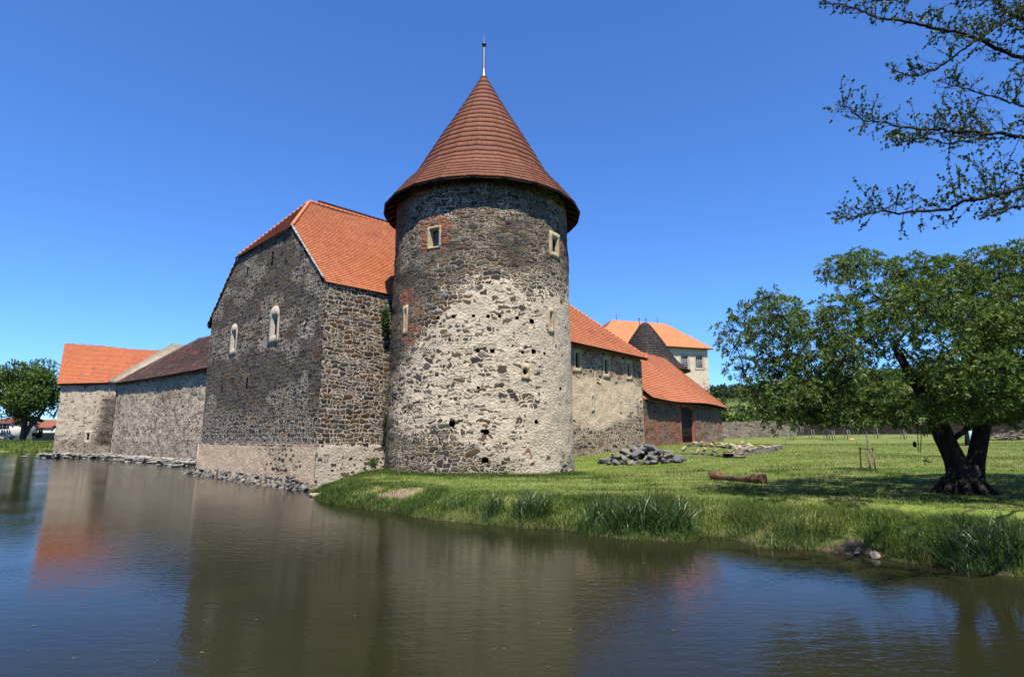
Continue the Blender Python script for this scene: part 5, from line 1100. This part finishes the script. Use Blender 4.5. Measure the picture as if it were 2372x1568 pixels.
b=at_y(82,1018,127);tree('shrub','low dark shrub under the far left tree by the buff garden wall',(b[0],b[1],2.1),1.75,3.6,M['leaf_bg'],900,.35,None,8,.1,0,3,'shrub',False)
def house(label,u0,u1,ve,vr,Y,mats,roofd=6.,wins=()):
    a=at_y(u0,ve,Y);b_=at_y(u1,ve,Y);zr_=at_y(u0,vr,Y)[2];rt=thing('house',label,'house',(a[0],a[1],2.1));wx=b_[0]-a[0]
    mb=MB();mb.box((a[0],Y,1.5),(wx,0,0),(0,roofd*1.6,0),(0,0,a[2]-1.5));mb.build('wall',mats[0],rt)
    mb=MB();y0,y1=Y-.35,Y+roofd*1.6+.3;ym=(y0+y1)/2;x0,x1=a[0]-.3,b_[0]+.3;zz=a[2]
    mb.add([(x0,y0,zz),(x1,y0,zz),(x1,ym,zr_),(x0,ym,zr_),(x0,y1,zz),(x1,y1,zz),(x0,y0,zz+.12),(x1,y0,zz+.12),(x1,ym,zr_+.15),(x0,ym,zr_+.15),(x0,y1,zz+.12),(x1,y1,zz+.12)],[[[6,7,8,9],[9,8,11,10],[0,1,7,6],[0,3,2,1],[3,4,5,2]],[[0,6,9],[1,8,7]]]);mb.build('roof',mats[1],rt)
    for (uw,vw,ww,hw2) in wins:
        p=at_y(uw,vw,Y-.02);mb=MB();mb.box((p[0]-ww/2,Y-.06,p[2]-hw2/2),(ww,0,0),(0,.1,0),(0,0,hw2));fr=mb.build('window',M['white'],rt);mb=MB()
        mb.box((p[0]-ww/2+.1,Y-.075,p[2]-hw2/2+.1),(ww/2-.14,0,0),(0,.02,0),(0,0,hw2-.2));mb.box((p[0]+.04,Y-.075,p[2]-hw2/2+.1),(ww/2-.14,0,0),(0,.02,0),(0,0,hw2-.2));mb.build('pane',M['glass'],fr)
    return rt
hw_m=flat('house_white',(.62,.60,.58),.9,.1,.06);hb_m=flat('house_beige',(.46,.40,.30),.9,.1,.1);hr_m=flat('house_red_roof',(.15,.055,.045),.9,.1,.25)
house('white gabled house with dark red roof at the left edge of the far bank',-18,27,981,968,142,(hw_m,hr_m),5,((6,988,1.6,1.3),(16,988,1.3,1.3),(8,1001,1.4,1.4),(20,1001,1.2,1.4)))
house('beige house beside the white one behind the far left tree',29,47,976,964,146,(hb_m,hr_m),5,((38,984,1.,1.2),))
house('small white house behind the far tree trunk, close to the bastion',66,118,991,972,150,(hw_m,flat('house_orange_roof',(.26,.10,.065),.9,.1,.2)),5,((78,996,1.2,1.2),(95,996,1.2,1.2)))
mb=MB();a=at_y(76,1003,132);mb.box((a[0],132,1.6),(14,0,0),(0,.3,0),(0,0,a[2]-1.6));mb.box((a[0]-.05,131.95,a[2]),(14.1,0,0),(0,.4,0),(0,0,.1));tag(mb.build('garden_wall',flat('buff_wall',(.50,.35,.2),.9,.1,.1)),'buff rendered garden wall along the far road','garden wall')
# parked car at the left edge
cp=at_y(5,1018,126.5);car=thing('parked_car','silver grey parked car on the far road at the left edge','car',(cp[0],cp[1],2.18));cx,cy=cp[0],126.5
prof_=[(-2.1,.35),(-2.15,.75),(-1.95,.95),(-1.2,1.0),(-.75,1.42),(.75,1.45),(1.35,1.02),(2.0,.9),(2.12,.6),(2.1,.35)]
def carsec(pr,y0,y1,mat,nm,par):
    V=[(cx+x,cy+y0,2.18+z) for x,z in pr]+[(cx+x,cy+y1,2.18+z) for x,z in pr];k=len(pr);a=np.arange(k);b=(a+1)%k;return link(nm,npmesh(nm,V,[np.stack([a,b,b+k,a+k],1),a[None],(a+k)[::-1][None]]),mat,par)
carsec(prof_,-.85,.85,flat('car_silver',(.38,.40,.42),.3,.5,.05,3,.02,.3),'body',car)
carsec([(-1.05,1.02),(-.68,1.36),(.02,1.38),(.02,1.02)],-.87,.87,M['glass'],'window',car);carsec([(.08,1.02),(.08,1.38),(.68,1.38),(1.15,1.02)],-.87,.87,M['glass'],'window',car)
for x in(-1.3,1.3):
    for y in(-.8,.8):
        mb=MB();mb.tube([(cx+x,cy+y-.1,2.5),(cx+x,cy+y+.1,2.5)],.32,14);wh=mb.build('wheel',M['hole'],car);mb=MB();mb.tube([(cx+x,cy+y-.12,2.5),(cx+x,cy+y+.12,2.5)],.19,10);mb.build('rim',M['zinc'],wh)
# ================================================================ PLANTS ON THE WALLS
def plant(u,v,Y,n,size,label,mat,L=.14):
    p=at_y(u,v,Y);rt=thing('wall_plant',label,'plant',tuple(p),'plants growing out of the walls');m=24
    mb=MB()
    for i in range(m):
        q=unit(1)[0]*np.array(size);mb.tube([p+np.array((0,.15,0)),p+q*.6,p+q],[.012,.008,.004],4,False)
    mb.build('stem',M['bark2'],rt);q=unit(n)*np.array(size)*rng.uniform(.15,1,(n,1));leafobj('leaves',mat,p+q,unit(n)+np.array((0,-.3,.2)),rng.uniform(.6,1.2,n)*L,rng.uniform(.3,.55,n)*L,rt)
plant(893,735,33.15,620,(.28,.3,.75),'wispy green weed high in the corner between hall and tower',M['leaf_far'])
plant(895,768,33.2,420,(.22,.3,.45),'darker weed just below the wispy one in the wall corner',M['leaf_bg'])
plant(893,985,33.15,520,(.18,.3,1.3),'thin ivy strand low in the corner between hall and tower',M['leaf_bg'],.11)
plant(864,1072,31.6,260,(.38,.25,.33),'leafy green weed at the foot of the hall side wall',M['bush'])
# ================================================================ LIGHT, SKY, CAMERA
W_=bpy.data.worlds.new('World');S.world=W_;W_.use_nodes=True;nt=W_.node_tree;bg=nt.nodes['Background'];sky=nt.nodes.new('ShaderNodeTexSky');sky.sky_type='NISHITA';sky.sun_disc=False
sky.sun_elevation=SUN_EL;sky.sun_rotation=math.pi-SUN_AZ;sky.altitude=300;sky.air_density=1.0;sky.dust_density=.05;sky.ozone_density=3.2
mx=nt.nodes.new('ShaderNodeMix');mx.data_type='RGBA';mx.blend_type='MULTIPLY';mx.inputs[0].default_value=1;mx.inputs[7].default_value=(.69,1.14,1.78,1);nt.links.new(sky.outputs[0],mx.inputs[6]);nt.links.new(mx.outputs[2],bg.inputs[0]);bg.inputs[1].default_value=.056
sl_=bpy.data.lights.new('sun','SUN');sl_.energy=5.;sl_.angle=math.radians(.53);sl_.color=(1,.93,.80);so_=bpy.data.objects.new('sun',sl_);COL.objects.link(so_)
ts=Vector((math.sin(SUN_AZ)*math.cos(SUN_EL),-math.cos(SUN_AZ)*math.cos(SUN_EL),math.sin(SUN_EL)));so_.rotation_euler=(-ts).to_track_quat('-Z','Y').to_euler();so_.location=(0,0,60)
cd=bpy.data.cameras.new('camera');cd.sensor_width=36;cd.lens=36*F/2372;cd.clip_end=5000;cd.clip_start=.1;co=bpy.data.objects.new('camera',cd);COL.objects.link(co);co.location=(0,0,H);co.rotation_euler=(math.pi/2+PIT,0,0);S.camera=co
vs=S.view_settings;vs.view_transform='Standard';vs.look='None';vs.exposure=1.2;vs.gamma=1
S.cycles.max_bounces=6;S.cycles.diffuse_bounces=3;S.cycles.glossy_bounces=3;S.cycles.transmission_bounces=3;S.cycles.use_denoising=True;S.cycles.caustics_reflective=False;S.cycles.caustics_refractive=False
